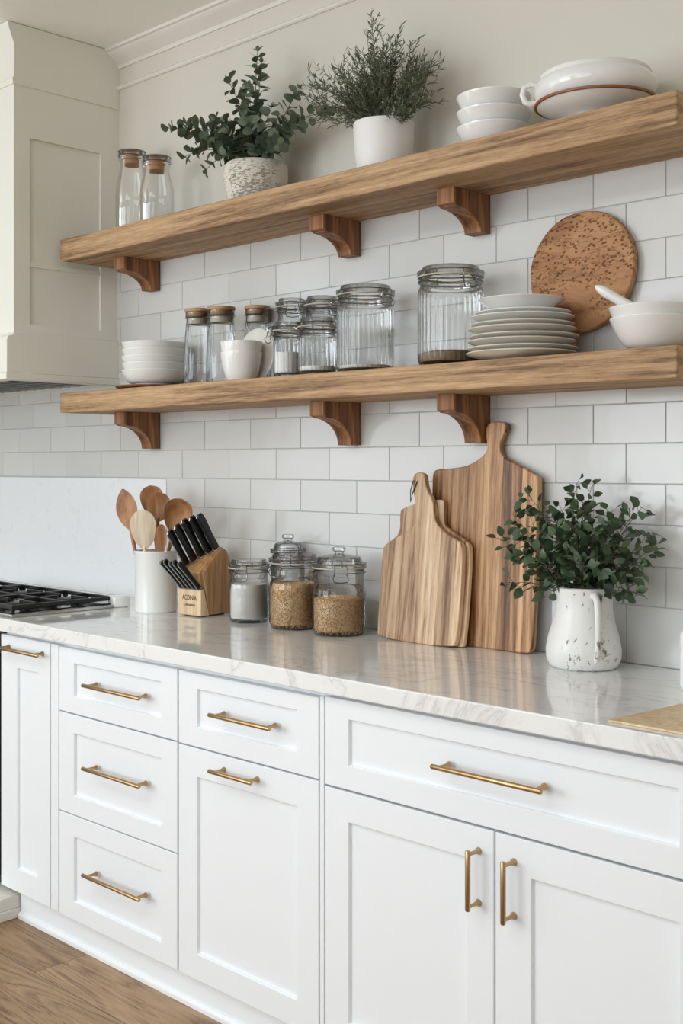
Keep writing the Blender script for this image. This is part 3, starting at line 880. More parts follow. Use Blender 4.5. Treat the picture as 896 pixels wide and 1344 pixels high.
GC = 'clip-top glass jars on the counter'
clip_jar('clip-top glass jar of white flour beside the knife block', (-2.700, -0.144, CZ), 0.0600, 0.186, GC, content='flour', level=0.112, rz=R(30), tall_shoulder=.60, bulge=-0.002)
clip_jar('clip-top glass jar nearly full of tan grain between the flour jar and another grain jar', (-2.506, -0.140, CZ), 0.0725, 0.212, GC, content='grain', level=0.128, knob=False, rz=R(8), tall_shoulder=.52, bulge=-0.010)
clip_jar('clip-top glass jar about half full of tan grain right beside the small cutting boards', (-2.325, -0.140, CZ), 0.0745, 0.218, GC, content='grain', level=0.098, knob=True, rz=R(48), tall_shoulder=.50, bulge=0.006)
clip_jar('tall narrow clip-top glass jar standing behind the flour jar and grain jar', (-2.613, -0.066, CZ), 0.050, 0.238, GC, knob=True, rz=R(70))
GS = 'clip-top glass jars on the lower shelf'
clip_jar('very large ribbed clip-top jar with brown grain at the bottom, left of the dinner plates', (-1.931, -0.135, LZ), 0.0840, 0.252, GS, rib=36, content='seed_dark', level=0.034, rz=R(70), tall_shoulder=.8, bulge=0.006)
clip_jar('big ribbed clip-top jar with a thin pale layer inside, in the middle of the shelf', (-2.229, -0.135, LZ), 0.0780, 0.236, GS, rib=34, content='flour', level=0.020, rz=R(85), tall_shoulder=.8)
clip_jar('short wide ribbed clip-top jar with a little flour, left of the big ribbed jar', (-2.371, -0.178, LZ), 0.0540, 0.158, GS, rib=26, content='flour', level=0.024, rz=R(20))
clip_jar('short narrow ribbed clip-top jar half full of flour, right of the small cups', (-2.489, -0.182, LZ), 0.0420, 0.156, GS, rib=20, content='flour', level=0.070, rz=R(-20))
clip_jar('tall slim clip-top jar standing behind the short narrow flour jar', (-2.602, -0.062, LZ), 0.0440, 0.246, GS, rib=20, rz=R(50))
clip_jar('tall clip-top jar standing behind the short wide ribbed jar', (-2.468, -0.066, LZ), 0.0500, 0.238, GS, rib=22, rz=R(80))


# ------------------------------------------------------------------ corked canisters and bottles
def canister(label, loc, r, h):
    t = thing('glass_canister', label, 'canister', loc, 0, 'wood-lidded glass canisters on the lower shelf')
    obj('glass_body', G().lathe([(0, 0.004), (r * .8, 0.002), (r * 1.10, 0.0), (r * 1.16, 0.006), (r * 1.14, h * .3), (r * 1.05, h * .62), (r * .92, h * .84), (r * .92, h * .88), (r * .99, h * .89), (r * .99, h - 0.0125)], 96, rib=-0.0016, ribn=16, ribz=(0.008, h * .8)), M['glass_rib'], t, smooth=True, angle=60)
    obj('lid', G().lathe([(0, h - 0.030), (r * .84, h - 0.030), (r * .86, h - 0.0215), (r * .86, h - 0.012), (r * 1.04, h - 0.0115), (r * 1.06, h - 0.007), (r * 1.04, h - 0.002), (0, h)], 48), M['lidwood'], t, smooth=True)
    obj('seal', G().lathe([(r * .80, h - 0.050), (r * .845, h - 0.050), (r * .845, h - 0.0325), (r * .80, h - 0.0325), (r * .80, h - 0.050)], 40), M['gasket'], t, smooth=True)
    g = G(); rr = r * 1.02
    g.tube([(rr * math.cos(2 * math.pi * i / 32), rr * math.sin(2 * math.pi * i / 32), h - 0.030) for i in range(32)], 0.0012, 6, True)
    g.tube([(-rr, -0.004, h - 0.030), (-rr - 0.007, -0.004, h - 0.040), (-rr - 0.008, 0, h - 0.062), (-rr - 0.003, 0.004, h - 0.058), (-rr, 0.004, h - 0.030)], 0.0012, 6)
    obj('wire_clasp', g, M['wire'], t, smooth=True)


canister('leftmost wood-lidded glass canister, right of the shallow bowl stack', (-2.960, -0.130, LZ), 0.0400, 0.244)
canister('middle wood-lidded glass canister, just left of the two nested cups', (-2.846, -0.130, LZ), 0.0410, 0.240)
canister('rear wood-lidded glass canister, behind the small standing plate', (-2.764, -0.055, LZ), 0.0380, 0.242)


def bottle(label, loc, h):
    t = thing('glass_bottle', label, 'bottle', loc, 0, 'corked glass bottles on the upper shelf')
    r = 0.0545; n = 0.0400
    pr = [(0, 0.004), (r * .7, 0.002), (r * .92, 0), (r, 0.007), (r, h * .46), (r * .985, h * .52), (r * .93, h * .60), (n + 0.004, h * .72), (n, h * .80), (n, h - 0.034), (n + 0.004, h - 0.032), (n + 0.005, h - 0.027), (n + 0.002, h - 0.024), (n + 0.003, h - 0.020)]
    b = obj('glass_body', G().lathe(pr, 64), M['glass'], t, smooth=True, angle=60)
    obj('stopper', G().lathe([(0, h - 0.046), (n - 0.006, h - 0.046), (n - 0.0045, h - 0.022), (n - 0.006, h - 0.012), (0, h - 0.012)], 40), M['cork'], t, smooth=True)
    g = G().lathe([(n + 0.0035, h - 0.0195), (n + 0.006, h - 0.017), (n + 0.006, h - 0.004), (n + 0.003, h), (0, h), (0, h - 0.003), (n + 0.001, h - 0.003), (n + 0.0025, h - 0.0195), (n + 0.0035, h - 0.0195)], 48)
    obj('cap', g, M['glass'], t, smooth=True)
    g = G()
    for zz in (h - 0.002, h - 0.018):
        g.tube([((n + 0.006) * math.cos(2 * math.pi * i / 40), (n + 0.006) * math.sin(2 * math.pi * i / 40), zz) for i in range(40)], 0.0012, 6, True)
    obj('wire_ring', g, M['wire'], t, smooth=True)


bottle('taller corked glass bottle at the left end of the upper shelf', (-3.332, -0.118, UZ), 0.284)
bottle('shorter corked glass bottle nearer to the eucalyptus pot', (-3.150, -0.150, UZ), 0.226)

# ------------------------------------------------------------------ round pitted board
rb = G()
n = 72; Rr = 0.147
poly = []
cz = 0.218
a_h = R(252)
for i in range(n + 1):
    a = a_h + R(13) + (2 * math.pi - R(26)) * i / n
    w = 1 + 0.006 * math.sin(3 * a) + 0.004 * math.sin(7 * a)
    poly.append((Rr * w * math.cos(a), cz + Rr * w * math.sin(a)))
poly += [(-0.062, 0.045), (-0.066, 0.004), (-0.060, 0.0), (-0.022, 0.0), (-0.016, 0.004), (-0.014, 0.045)][::-1][::-1]
# order: outline ends left of the handle when going counter-clockwise; append handle right to left is handled by sorting below
body = poly[:n + 1]
first, last = body[0], body[-1]
hl = [(-0.062, 0.045), (-0.066, 0.004), (-0.060, 0.0), (-0.022, 0.0), (-0.016, 0.004), (-0.014, 0.045)]
poly = body + (hl if abs(last[0] - hl[0][0]) < abs(last[0] - hl[-1][0]) else hl[::-1])
rb.prism(poly, 'Y', 0, 0.018)
o = obj('round_board', rb, M['pitted'], bevel=0.004, seg=3)
tag(o, 'round pitted brown wooden board leaning on the tiles behind the plates', 'serving board', None, (-1.612, -0.0445, LZ + .0005)); o.rotation_euler = (R(-2.6), 0, 0)


# ------------------------------------------------------------------ cutting boards on the counter
def smooth_poly(p, it=2):
    for _ in range(it):
        q = []
        for i in range(len(p)):
            a, b_ = Vector(p[i]), Vector(p[(i + 1) % len(p)])
            q += [tuple(a.lerp(b_, 0.25)), tuple(a.lerp(b_, 0.75))]
        p = q
    return p


def board(name, outline, th, xc, yb, k, m, hole, label, group='wooden cutting boards leaning on the tiles', loop=False):
    pl = smooth_poly([(x - xc, z_) for x, z_ in outline], 2)
    mnz = min(p[1] for p in pl); pl = [(x, z_ - mnz) for x, z_ in pl]
    g = G(); g.prism(pl, 'Y', 0, th)
    t = thing(name, label, 'cutting board', (xc, yb, CZ + 0.0006), 0, group)
    t.rotation_euler = (-math.atan(k), 0, 0)
    o = obj('board', g, m, t, bevel=0.003, seg=3)
    if hole:
        hx_, hz_, hr = hole
        c = bpy.data.meshes.new('hole_cut')
        # the hanging hole is cut by a boolean applied right away
        gg = G().lathe([(0, -0.05), (hr, -0.05), (hr, 0.05), (0, 0.05)], 24, M4=Matrix.Translation((hx_ - xc, 0, hz_)) @ Matrix.Rotation(R(90), 4, 'X'))
        co = obj('hole_cut', gg, m)
        md = o.modifiers.new('hole', 'BOOLEAN'); md.operation = 'DIFFERENCE'; md.object = co; md.solver = 'EXACT'
        o.modifiers.move(1, 0)
        dg = bpy.context.evaluated_depsgraph_get(); dg.update()
        me = bpy.data.meshes.new_from_object(o.evaluated_get(dg))
        o.modifiers.clear(); o.data = me
        bpy.data.objects.remove(co)
    return t


big = [(-1.760, 0.0), (-1.736, 0.004), (-1.731, 0.030), (-1.731, 0.430), (-1.738, 0.442), (-1.818, 0.476), (-1.848, 0.490), (-1.862, 0.508), (-1.859, 0.531), (-1.842, 0.560), (-1.845, 0.574), (-1.877, 0.580),
       (-1.903, 0.574), (-1.911, 0.555), (-1.904, 0.527), (-1.900, 0.505), (-1.916, 0.484), (-1.958, 0.464), (-2.020, 0.457), (-2.062, 0.456), (-2.074, 0.448), (-2.076, 0.430), (-2.070, 0.30), (-2.064, 0.03), (-2.058, 0.004), (-2.035, 0.0)]
board('paddle_board', [(x + (.010 if z_ > .49 else .004), z_) for x, z_ in big], 0.020, -1.90, -0.071, 0.068, M['board_big'], (-1.864, 0.556, 0.007), 'largest wooden paddle board at the back, its handle reaching the shelf bracket')
mid = [(-1.925, 0.0), (-1.910, 0.006), (-1.911, 0.250), (-1.925, 0.272), (-2.000, 0.304), (-2.009, 0.320), (-2.012, 0.372), (-2.020, 0.379), (-2.100, 0.368), (-2.158, 0.350), (-2.165, 0.340), (-2.158, 0.286), (-2.185, 0.265), (-2.190, 0.25), (-2.186, 0.006), (-2.170, 0.0)]
board('square_shouldered_board', mid, 0.014, -2.04, -0.1065, 0.115, M['board_small'], None, 'small stepped-shoulder wooden board sandwiched between the big and the front board')
sm = [(-2.190, 0.003), (-2.196, 0.030), (-2.198, 0.237), (-2.190, 0.256), (-2.150, 0.277), (-2.096, 0.303), (-2.088, 0.325), (-2.092, 0.368), (-2.104, 0.405), (-2.110, 0.433), (-2.102, 0.449), (-2.084, 0.454), (-2.068, 0.448), (-2.064, 0.428), (-2.054, 0.402),
      (-2.032, 0.378), (-2.025, 0.340), (-2.011, 0.312), (-1.971, 0.290), (-1.930, 0.274), (-1.922, 0.256), (-1.917, 0.160), (-1.920, 0.020), (-1.935, 0.003)]
t = board('handled_board', sm, 0.018, -2.05, -0.128, 0.112, M['board_small'], (-2.089, 0.428, 0.0065), 'small pale wooden board with a curved handle standing in front')
g = G(); xh = -2.089 + 2.05
g.tube([(xh, 0.009, 0.428), (xh - 0.012, -0.004, 0.426), (xh - 0.020, -0.003, 0.400), (xh - 0.018, -0.002, 0.370), (xh - 0.012, -0.002, 0.395), (xh, -0.003, 0.423), (xh + .001, 0.004, 0.429)], 0.0014, 6)
obj('leather_loop', g, M['ink'], t, smooth=True)

# ------------------------------------------------------------------ utensil crock
ck = obj('utensil_crock', G().lathe([(0, 0), (0.064, 0), (0.0675, 0.004), (0.068, 0.186), (0.0695, 0.190), (0.0690, 0.195), (0.0655, 0.195), (0.0635, 0.188), (0.0630, 0.010), (0, 0.010)], 64), M['ceramic'], smooth=True)
tag(ck, 'plain white ceramic crock holding wooden spoons beside the cooktop', 'crock', None, (-3.100, -0.190, CZ))


def spoon(name, label, head_c, foot, w, L, m, tilt=0.0, hollow=0.35, pointy=False):
    """flat oval head on a round handle; head_c, foot world points; head plane faces -y"""
    H_, F_ = Vector(head_c), Vector(foot); ax = (H_ - F_).normalized()
    side = Vector((math.cos(tilt), math.sin(tilt), 0)); side = (side - ax * side.dot(ax)).normalized(); nrm = ax.cross(side).normalized()
    if nrm.y > 0: nrm = -nrm
    org = F_
    t = thing(name, label, 'kitchen utensil', org, 0, 'wooden utensils standing in the crock')
    g = G(); n, mm = 22, 9; vs = []; fs = []
    for layer in (0, 1):
        for i in range(n + 1):
            u = i / n
            c_ = 0.60 if not pointy else 0.52
            tt = (u - c_) / (1 - c_) if u > c_ else (c_ - u) / c_
            hw = w / 2 * max(0.0, 1 - tt ** (2.3 if u > c_ and not pointy else 1.8)) ** (0.5 if not pointy else 0.72)
            hw = max(hw, 0.0055 if u < .5 else 0.004)
            for j in range(mm):
                v = j / (mm - 1) * 2 - 1
                dep = -hollow * w * 0.35 * (1 - v * v) * math.sin(math.pi * u)
                off = nrm * (dep + (0.0022 if layer == 0 else -0.0030) * (1 - 0.55 * v * v))
                vs.append(H_ - ax * L / 2 + ax * (u * L) + side * (v * hw) + off - org)
    nn = (n + 1) * mm
    for i in range(n):
        for j in range(mm - 1):
            a = i * mm + j
            fs.append((a, a + 1, a + mm + 1, a + mm)); fs.append((nn + a, nn + a + mm, nn + a + mm + 1, nn + a + 1))
        fs.append((i * mm, i * mm + mm, nn + i * mm + mm, nn + i * mm)); b_ = i * mm + mm - 1
        fs.append((b_, nn + b_, nn + b_ + mm, b_ + mm))
    for j in range(mm - 1):
        fs.append((j, nn + j, nn + j + 1, j + 1)); b_ = n * mm + j; fs.append((b_, b_ + 1, nn + b_ + 1, nn + b_))
    g.add(vs, fs)
    obj('head', g, m, t, smooth=True, angle=60)
    g = G(); top = H_ - ax * (L / 2 - 0.012) - org
    g.tube([Vector((0, 0, 0)), top * .5, top * .9, top], [0.0065, 0.0055, 0.0065, 0.0045], 12)
    obj('handle', g, m, t, smooth=True)
    return t


cz0 = CZ + 0.012
spoon('wooden_spatula', 'tall brown pointed wooden spatula at the left side of the crock', (-3.200, -0.232, 1.238), (-3.084, -0.236, cz0), 0.070, 0.140, M['spoon'], 0.6, 0.1, True)
spoon('wooden_spoon', 'brown wooden spoon at the back of the crock, partly hidden', (-3.163, -0.160, 1.268), (-3.120, -0.150, cz0), 0.076, 0.095, M['spoon'], 0.7)
spoon('wooden_spoon', 'brown wooden spoon at the centre of the crock behind the pale spoon', (-3.088, -0.190, 1.248), (-3.104, -0.188, cz0), 0.078, 0.095, M['spoon'], 0.7)
spoon('wooden_spoon', 'pale cream wooden spoon at the front of the crock', (-3.098, -0.240, 1.178), (-3.104, -0.212, cz0), 0.082, 0.125, M['spoon_pale'], 0.7, -0.15)
spoon('wooden_ladle', 'large hollowed wooden ladle at the right side of the crock', (-3.012, -0.172, 1.222), (-3.136, -0.168, cz0), 0.090, 0.115, M['spoon'], 0.7, 0.9)
spoon('wooden_spoon', 'narrow brown wooden spoon between the ladle and the pale spoon', (-3.045, -0.212, 1.145), (-3.068, -0.205, cz0), 0.038, 0.10, M['spoon'], 0.8)

# ------------------------------------------------------------------ knife block
kb = thing('knife_block', 'slanted beech knife block beside the utensil crock', 'knife block', (-2.925, -0.13, CZ + .0005), R(4))
ps = [(-0.030, 0.004), (0.058, 0.004), (0.060, 0.160), (0.045, 0.198), (0.022, 0.212), (-0.058, 0.135)]
obj('slanted_block', G().prism(ps, 'X', -0.052, 0.052), M['block'], kb, bevel=0.003)
obj('front_box', G().prism([(-0.066, 0.0035), (-0.0305, 0.0035), (-0.0535, 0.085), (-0.066, 0.082)], 'X', -0.052, 0.052), M['block_pale'], kb, bevel=0.0015)
obj('foot_pad', G().box(-0.04, 0.04, -0.05, 0.045, 0, 0.0038), M['handle_black'], kb)
for txt, zz, sz in (('ACDINIA', 0.050, 0.0175), ('CHRANBLE', 0.031, 0.0105)):
    c = bpy.data.curves.new('lettering', 'FONT'); c.body = txt; c.size = sz; c.align_x = 'CENTER'; c.extrude = 0.0002
    o = bpy.data.objects.new('lettering', c); COL.objects.link(o); o.parent = kb; o.location = (0, -0.0664, zz); o.rotation_euler = (R(90), 0, 0)
    dg = bpy.context.evaluated_depsgraph_get(); dg.update()
    me = bpy.data.meshes.new_from_object(o.evaluated_get(dg)); me.name = 'lettering'
    bpy.data.objects.remove(o)
    o = bpy.data.objects.new('lettering', me); COL.objects.link(o); o.parent = kb; o.location = (0, -0.0664, zz); o.rotation_euler = (R(90), 0, 0)
    me.materials.clear(); me.materials.append(M['ink']); o['label'] = 'black stamped lettering'
    if zz == 0.050: o.scale = (0.9, 1.25, 1)


def knife_handle(label, base, ln, w, th, group, rollx=R(45)):
    """handle slides out of the block up and towards the room; base in block space"""
    M0 = kb_m @ Matrix.Translation(base)
    t = thing('kitchen_knife', label, 'knife', M0.translation, 0, group)
    t.rotation_euler = (rollx, 0, R(4))
    g = G()
    # outline in (y, z) with z along the handle
    o_ = [(-w * .5, 0.006), (-w * .46, ln * .3), (-w * .55, ln * .7), (-w * .62, ln * .95), (-w * .35, ln), (w * .38, ln * .985), (w * .52, ln * .8), (w * .42, ln * .4), (w * .5, 0.006)]
    g.prism(o_, 'X', -th / 2, th / 2)
    obj('handle', g, M['handle_black'], t, bevel=0.0025, seg=3)
    g = G(); g.box(-th * .55, th * .55, -w * .52, w * .52, -0.001, 0.0055)
    obj('bolster', g, M['steel'], t, bevel=0.001)
    g = G(); g.box(-0.0012, 0.0012, -w * .5, w * .5, -0.055, -0.0012)
    obj('blade', g, M['steel'], t)
    g = G()
    g.prism([(p[0] * 1.10, min(p[1] * 1.005, ln * 1.004)) for p in o_], 'X', -0.0018, 0.0018)
    obj('tang', g, M['steel'], t)
    return t


kb_m = Matrix.Translation(kb.location) @ Matrix.Rotation(R(4), 4, 'Z')
dirv = Vector((0, -math.sin(R(45)), math.cos(R(45))))
posn = ['leftmost', 'second from the left', 'middle', 'second from the right', 'rightmost']
# upper row: slots in the slanted top face, between (-0.058, 0.135) and (0.022, 0.212)
for i in range(5):
    x = -0.038 + 0.019 * i; f = (0.22, 0.40, 0.58, 0.74, 0.88)[i]
    knife_handle('%s of the big black-handled knives in the upper row of the block' % posn[i].capitalize(), (x, -0.058 + 0.080 * f - .0007, 0.135 + 0.077 * f + .0007), 0.142 - 0.004 * abs(2 - i), 0.023, 0.0140, 'large knives in the knife block', R(33))
for i in range(5):
    x = -0.040 + 0.020 * i
    knife_handle('%s of the small black-handled knives in the lower row of the block' % posn[i].capitalize(), (x, -0.0595, 0.0855), 0.122 + (0.006 if i % 2 else 0), 0.0155, 0.0125, 'steak knives in the knife block', R(44))

# ------------------------------------------------------------------ pots
o = obj('stoneware_pot', G().lathe([(0, 0), (0.074, 0), (0.080, 0.004), (0.092, 0.048), (0.097, 0.086), (0.095, 0.114), (0.087, 0.124), (0.081, 0.123), (0.086, 0.112), (0.088, 0.084), (0.082, 0.045), (0.072, 0.012), (0, 0.012)], 64, wob=0.004), M['stoneware'], smooth=True)
tag(o, 'squat speckled stoneware pot holding round-leaved eucalyptus on the upper shelf', 'pot', None, (-2.688, -0.128, UZ))
wp = thing('potted_shrub', 'smooth white pot of needle-leaved greenery in the middle of the upper shelf', 'potted plant', (-2.168, -0.128, UZ))
obj('pot', G().lathe([(0, 0), (0.068, 0), (0.072, 0.004), (0.079, 0.07), (0.082, 0.136), (0.0815, 0.140), (0.078, 0.140), (0.076, 0.133), (0.073, 0.07), (0.066, 0.012), (0, 0.012)], 64), M['matte_white'], wp, smooth=True)
obj('soil', G().lathe([(0.0745, 0.120), (0.04, 0.126), (0, 0.128)], 40), M['soil'], wp, smooth=True)
jg = thing('pitcher', 'distressed white ceramic jug holding leafy sprigs at the right of the counter', 'jug', (-1.542, -0.125, CZ))
obj('body', G().lathe([(0, 0), (0.070, 0), (0.078, 0.005), (0.0855, 0.022), (0.0865, 0.042), (0.081, 0.072), (0.071, 0.104), (0.0655, 0.135), (0.0655, 0.165), (0.0680, 0.184), (0.0650, 0.186), (0.0615, 0.166), (0.0615, 0.136), (0.067, 0.104), (0.077, 0.070), (0.081, 0.042), (0.078, 0.02), (0, 0.012)], 72, wob=0.007), M['distressed'], jg, smooth=True)
a = R(-38); ca, sa = math.cos(a), math.sin(a)
pts = [(0.062, 0.168), (0.078, 0.172), (0.090, 0.160), (0.095, 0.135), (0.096, 0.100), (0.096, 0.070), (0.092, 0.040), (0.083, 0.022)]
g = G(); g.tube([(p * ca, p * sa, q) for p, q in pts], [0.008, 0.008, 0.0075, 0.007, 0.0065, 0.006, 0.006, 0.005], 14)
obj('handle', g, M['distressed'], jg, smooth=True)


# ------------------------------------------------------------------ foliage
def leaf(g, p, d, nrm, L, Wd, cup=0.15, round_=False):
    d = d.normalized(); s = d.cross(nrm)
    if s.length < 1e-4: s = d.orthogonal()
    s.normalize(); n_ = s.cross(d).normalized()
    if round_: prof = [(0, .10), (.15, .62), (.40, .98), (.65, 1.0), (.87, .66), (1, .16)]
    else: prof = [(0, .06), (.18, .66), (.42, 1.0), (.68, .78), (.88, .36), (1, .03)]
    vs = []; fs = []
    for u, w in prof:
        c = p + d * (u * L) + n_ * (-cup * L * (u - .4) ** 2 * 1.6)
        vs += [c - s * (w * Wd / 2) + n_ * (cup * Wd * .5 * w), c, c + s * (w * Wd / 2) + n_ * (cup * Wd * .5 * w)]
    for i in range(len(prof) - 1):
        a_ = i * 3
        fs += [(a_, a_ + 1, a_ + 4, a_ + 3), (a_ + 1, a_ + 2, a_ + 5, a_ + 4)]
    g.add(vs, fs)


def bez(p0, p1, p2, n):
    return [p0.lerp(p1, i / n).lerp(p1.lerp(p2, i / n), i / n) for i in range(n + 1)]


def clear(v, oy):                                           # keeps foliage in front of the wall
    return Vector((v.x, min(v.y, -0.016 - oy), v.z))


def sprig(parent, base, tip, arch, rs, style):
    oy = parent.location.y
    p0, p2 = Vector(base), Vector(tip) - parent.location
    ln = (p2 - p0).length
    p1 = p0.lerp(p2, 0.45) + Vector((0, 0, arch * ln)) + Vector((rs.uniform(-1, 1), rs.uniform(-1, 1), 0)) * ln * .05
    N = 18; pts = [clear(q, oy) for q in bez(p0, p1, p2, N)]
    gs, gl = G(), G()
    r0 = {'euc': 0.0022, 'ros': 0.0014, 'jug': 0.0016}[style]
    gs.tube(pts, [r0 * (1 - .65 * i / N) for i in range(N + 1)], 6)

    def at(u):
        x = u * N; i = min(int(x), N - 1); return pts[i].lerp(pts[i + 1], x - i), (pts[min(i + 1, N)] - pts[i]).normalized()

    def rnd(d):
        q = Vector((rs.gauss(0, 1), rs.gauss(0, 1), rs.gauss(0, 1))); q = q - d * q.dot(d); return q.normalized()
    if style == 'euc':
        m = max(5, int(ln / 0.0195)); a0 = rs.uniform(0, 3)
        for k in range(m):
            u = 0.22 + 0.78 * k / (m - 1)
            p, d = at(u); e = d.orthogonal().normalized(); e = Matrix.Rotation(a0 + k * 1.5708 + rs.uniform(-.35, .35), 3, d) @ e
            sz = 0.047 * (1 - 0.38 * u) * rs.uniform(.75, 1.15)
            for sg in (-1, 1):
                if rs.random() < 0.08: continue
                dd = (e * sg + d * rs.uniform(.15, .7) + rnd(d) * .25).normalized()
                q0 = p + dd * 0.004
                if (q0 + dd * sz).y + oy > -0.014: dd.y = -abs(dd.y)
                leaf(gl, q0, dd, (d + rnd(d) * .6).normalized(), sz, sz * .88, rs.uniform(.05, .25), True)
        p, d = at(1.0)
        leaf(gl, p, d, rnd(d), 0.018, 0.012, .1, True)
        mat = M['euc']
    elif style == 'ros':
        twigs = []
        for k in range(6):
            u = rs.uniform(.25, .9); p, d = at(u); q = (d + rnd(d) * rs.uniform(.5, .9)).normalized(); q2 = (q + Vector((0, 0, .5))).normalized()
            l2 = rs.uniform(.04, .09) * (1.1 - .4 * u)
            tw = [clear(x, oy) for x in bez(p, p + q * l2 * .5, p + q * l2 * .5 + q2 * l2 * .5, 6)]
            gs.tube(tw, [r0 * .7] * 4 + [r0 * .5] * 3, 5); twigs.append(tw)
        for path in [pts] + twigs:
            n_ = len(path); tot = sum((path[i + 1] - path[i]).length for i in range(n_ - 1)); cnt = int(tot / 0.0062)
            for k in range(cnt):
                x = (k + rs.random()) / cnt
                if path is pts and x < .2: continue
                x *= n_ - 1.001; i = int(x); p = path[i].lerp(path[i + 1], x - i); d = (path[i + 1] - path[i]).normalized()
                dd = (d * rs.uniform(.55, 1.1) + rnd(d) * .75).normalized(); L = rs.uniform(.013, .026)
                if (p + dd * L).y + oy > -0.012: dd.y = -abs(dd.y)
                leaf(gl, p, dd, rnd(dd), L, 0.0030, .1)
        mat = M['ros']
    else:
        m = max(5, int(ln / 0.0165)); side = 1
        for k in range(m):
            u = 0.30 + 0.70 * k / (m - 1); p, d = at(u)
            for _ in range(2 if rs.random() < .72 else 1):
                dd = (rnd(d) + d * rs.uniform(.1, .9) + Vector((0, -.15, .05))).normalized()
                pt = p + dd * rs.uniform(.006, .018)
                L = rs.uniform(.024, .041) * (1.05 - .25 * u)
                if (pt + dd * L).y + oy > -0.014: dd.y = -abs(dd.y); pt = p + dd * .01
                gs.tube([p, pt], 0.0006, 4)
                nn = (rnd(dd) + Vector((0, -.5, .6))).normalized()
                leaf(gl, pt, dd, nn, L, L * rs.uniform(.58, .78), rs.uniform(.05, .3))
        mat = M['jugleaf']
    st = obj('stem', gs, M['stem'] if style != 'ros' else M['stem_green'], parent, smooth=True)
    obj('leaves', gl, mat, st, smooth=True, angle=80)


rs = random.Random(3)
eb = thing('eucalyptus_bunch', 'bunch of round-leaved eucalyptus sprigs standing in the speckled pot', 'eucalyptus', (-2.688, -0.128, UZ + 0.013))
euc = [((-2.927, -0.21, 2.419), .30), ((-2.978, -0.23, 2.425), .22), ((-2.897, -0.23, 2.323), .40), ((-2.791, -0.15, 2.55), .05), ((-2.690, -0.12, 2.620), .02), ((-2.650, -0.14, 2.570), .02), ((-2.530, -0.10, 2.475), .12),
       ((-2.490, -0.15, 2.352), .30), ((-2.400, -0.12, 2.375), .28), ((-2.792, -0.20, 2.417), .12), ((-2.839, -0.22, 2.338), .35), ((-2.780, -0.24, 2.262), .65), ((-2.520, -0.19, 2.300), .40), ((-2.658, -0.20, 2.475), .05),
       ((-2.581, -0.16, 2.420), .12), ((-2.608, -0.22, 2.372), .20), ((-2.700, -0.23, 2.371), .20), ((-2.655, -0.21, 2.394), .12), ((-2.735, -0.21, 2.400), .12), ((-2.840, -0.17, 2.425), .15), ((-2.715, -0.13, 2.52), .02)]
for i, (tp, ar) in enumerate(euc):
    aa = rs.uniform(0, 6.28); q = rs.uniform(.01, .045)
    sprig(eb, (q * math.cos(aa), q * math.sin(aa) - .005, 0.080), tp, ar, rs, 'euc')
ros = [(-2.215, -0.13, 2.605), (-2.110, -0.12, 2.555), (-2.176, -0.13, 2.54), (-2.050, -0.12, 2.500), (-1.975, -0.12, 2.43), (-1.967, -0.13, 2.345), (-2.010, -0.17, 2.300), (-2.398, -0.16, 2.500), (-2.405, -0.17, 2.45),
       (-2.365, -0.18, 2.365), (-2.330, -0.15, 2.49), (-2.266, -0.14, 2.515), (-2.070, -0.1, 2.440), (-2.14, -0.2, 2.48), (-2.20, -0.21, 2.46), (-2.25, -0.21, 2.42), (-2.10, -0.21, 2.42), (-2.30, -0.20, 2.40), (-2.04, -0.19, 2.39),
       (-2.02, -0.2, 2.35), (-2.33, -0.2, 2.35), (-2.16, -0.08, 2.50), (-2.24, -0.09, 2.52), (-2.09, -0.07, 2.47), (-2.30, -0.1, 2.46), (-2.17, -0.22, 2.40), (-2.21, -0.22, 2.37), (-2.12, -0.22, 2.36), (-1.99, -0.15, 2.39), (-2.35, -0.13, 2.43), (-2.14, -0.13, 2.52), (-2.19, -0.15, 2.57)]
ros += [(x + rs.uniform(-.05, .04), min(y + rs.uniform(-.03, .03), -.07), 2.29 + (z_ - 2.29) * rs.uniform(.62, .92)) for x, y, z_ in ros[:26]]
ros += [(-2.425, -.175, 2.420), (-2.415, -.17, 2.475), (-2.395, -.18, 2.385)]
for tp in ros:
    aa = rs.uniform(0, 6.28); q = rs.uniform(.01, .05)
    sprig(wp, (q * math.cos(aa), q * math.sin(aa), 0.122), tp, rs.uniform(-.02, .12), rs, 'ros')
sb = thing('leafy_sprigs', 'bunch of small dark green leafy sprigs standing in the distressed white jug', 'leafy branches', (-1.542, -0.125, CZ + 0.013))
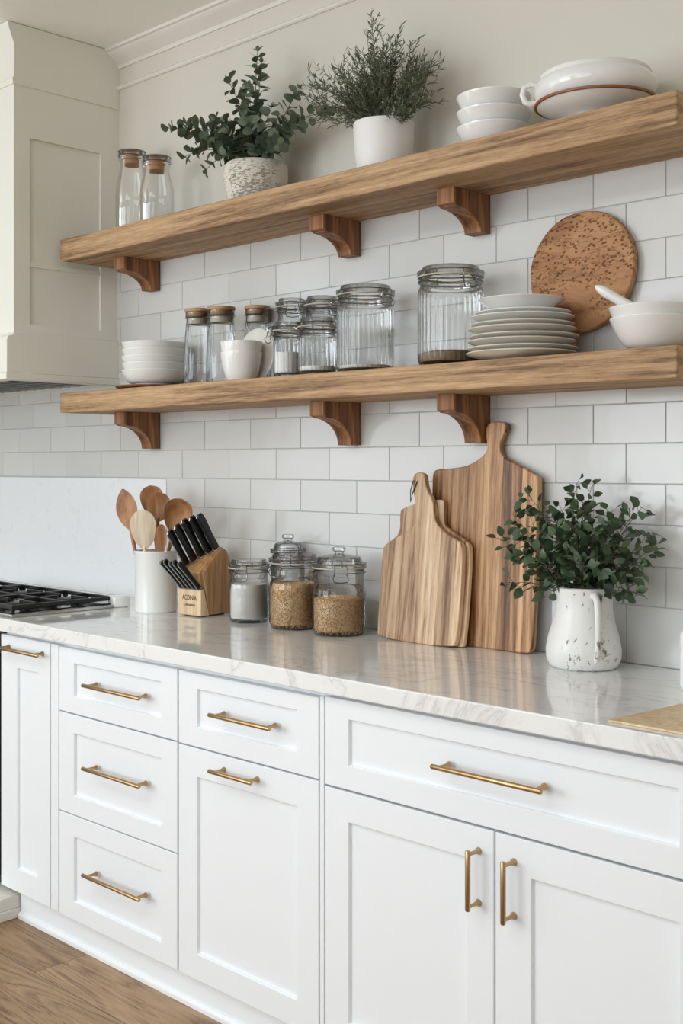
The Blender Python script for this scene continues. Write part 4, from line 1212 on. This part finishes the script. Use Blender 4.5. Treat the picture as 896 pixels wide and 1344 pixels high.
jug = [(-1.737, -0.18, 1.203), (-1.701, -0.2, 1.098), (-1.700, -0.13, 1.315), (-1.727, -0.15, 1.263), (-1.651, -0.17, 1.239), (-1.579, -0.1, 1.335), (-1.538, -0.1, 1.33), (-1.56, -0.1, 1.284), (-1.489, -0.1, 1.270), (-1.435, -0.1, 1.262), (-1.412, -0.09, 1.285),
       (-1.375, -0.09, 1.205), (-1.385, -0.09, 1.232), (-1.395, -0.14, 1.096), (-1.400, -0.12, 1.140), (-1.40, -0.16, 1.100), (-1.640, -0.14, 1.266), (-1.61, -0.12, 1.283), (-1.491, -0.16, 1.237), (-1.549, -0.2, 1.20), (-1.629, -0.2, 1.17), (-1.434, -0.15, 1.194), (-1.458, -0.2, 1.161),
       (-1.58, -0.19, 1.225), (-1.52, -0.19, 1.24), (-1.67, -0.19, 1.205), (-1.60, -0.21, 1.15), (-1.50, -0.21, 1.17), (-1.46, -0.12, 1.25), (-1.62, -0.10, 1.24), (-1.55, -0.15, 1.27), (-1.69, -0.15, 1.16)]
for tp in jug:
    aa = rs.uniform(0, 6.28); q = rs.uniform(.005, .035)
    low = tp[2] < 1.17
    sprig(sb, (q * math.cos(aa), q * math.sin(aa), 0.10), tp, 0.38 if low else rs.uniform(.05, .2), rs, 'jug')

# ------------------------------------------------------------------ small items on the right
op = thing('outlet_plate', 'small white outlet plate on the tiles behind the jug', 'outlet', (-1.672, -0.0085, 1.040))
obj('cover', G().box(-0.036, 0.036, -0.006, 0, -0.058, 0.058), M['cab'], op, bevel=0.002)
for zz in (-0.022, 0.022):
    obj('socket', G().box(-0.016, 0.016, -0.0075, -0.0058, zz - 0.014, zz + 0.014), M['matte_white'], op, bevel=0.002)
g = G(); g.box(-0.045, 0.045, -0.045, 0.045, 0, 0.124)
tag(obj('stone_canister', g, M['marble'], bevel=0.010, seg=4), 'white speckled stone block canister cut off by the right edge of the picture', 'canister', None, (-1.196, -0.190, CZ), R(0))
g = G(); g.prism([(0.0, 0.0), (0.245, 0.0), (0.245, 0.285), (0.028, 0.285)], 'Z', 0, 0.004)
tag(obj('pastry_board', g, M['block_pale'], bevel=0.001), 'thin pale wooden board lying flat at the front right of the counter', 'board', None, (-1.180, -0.600, CZ + .0002))
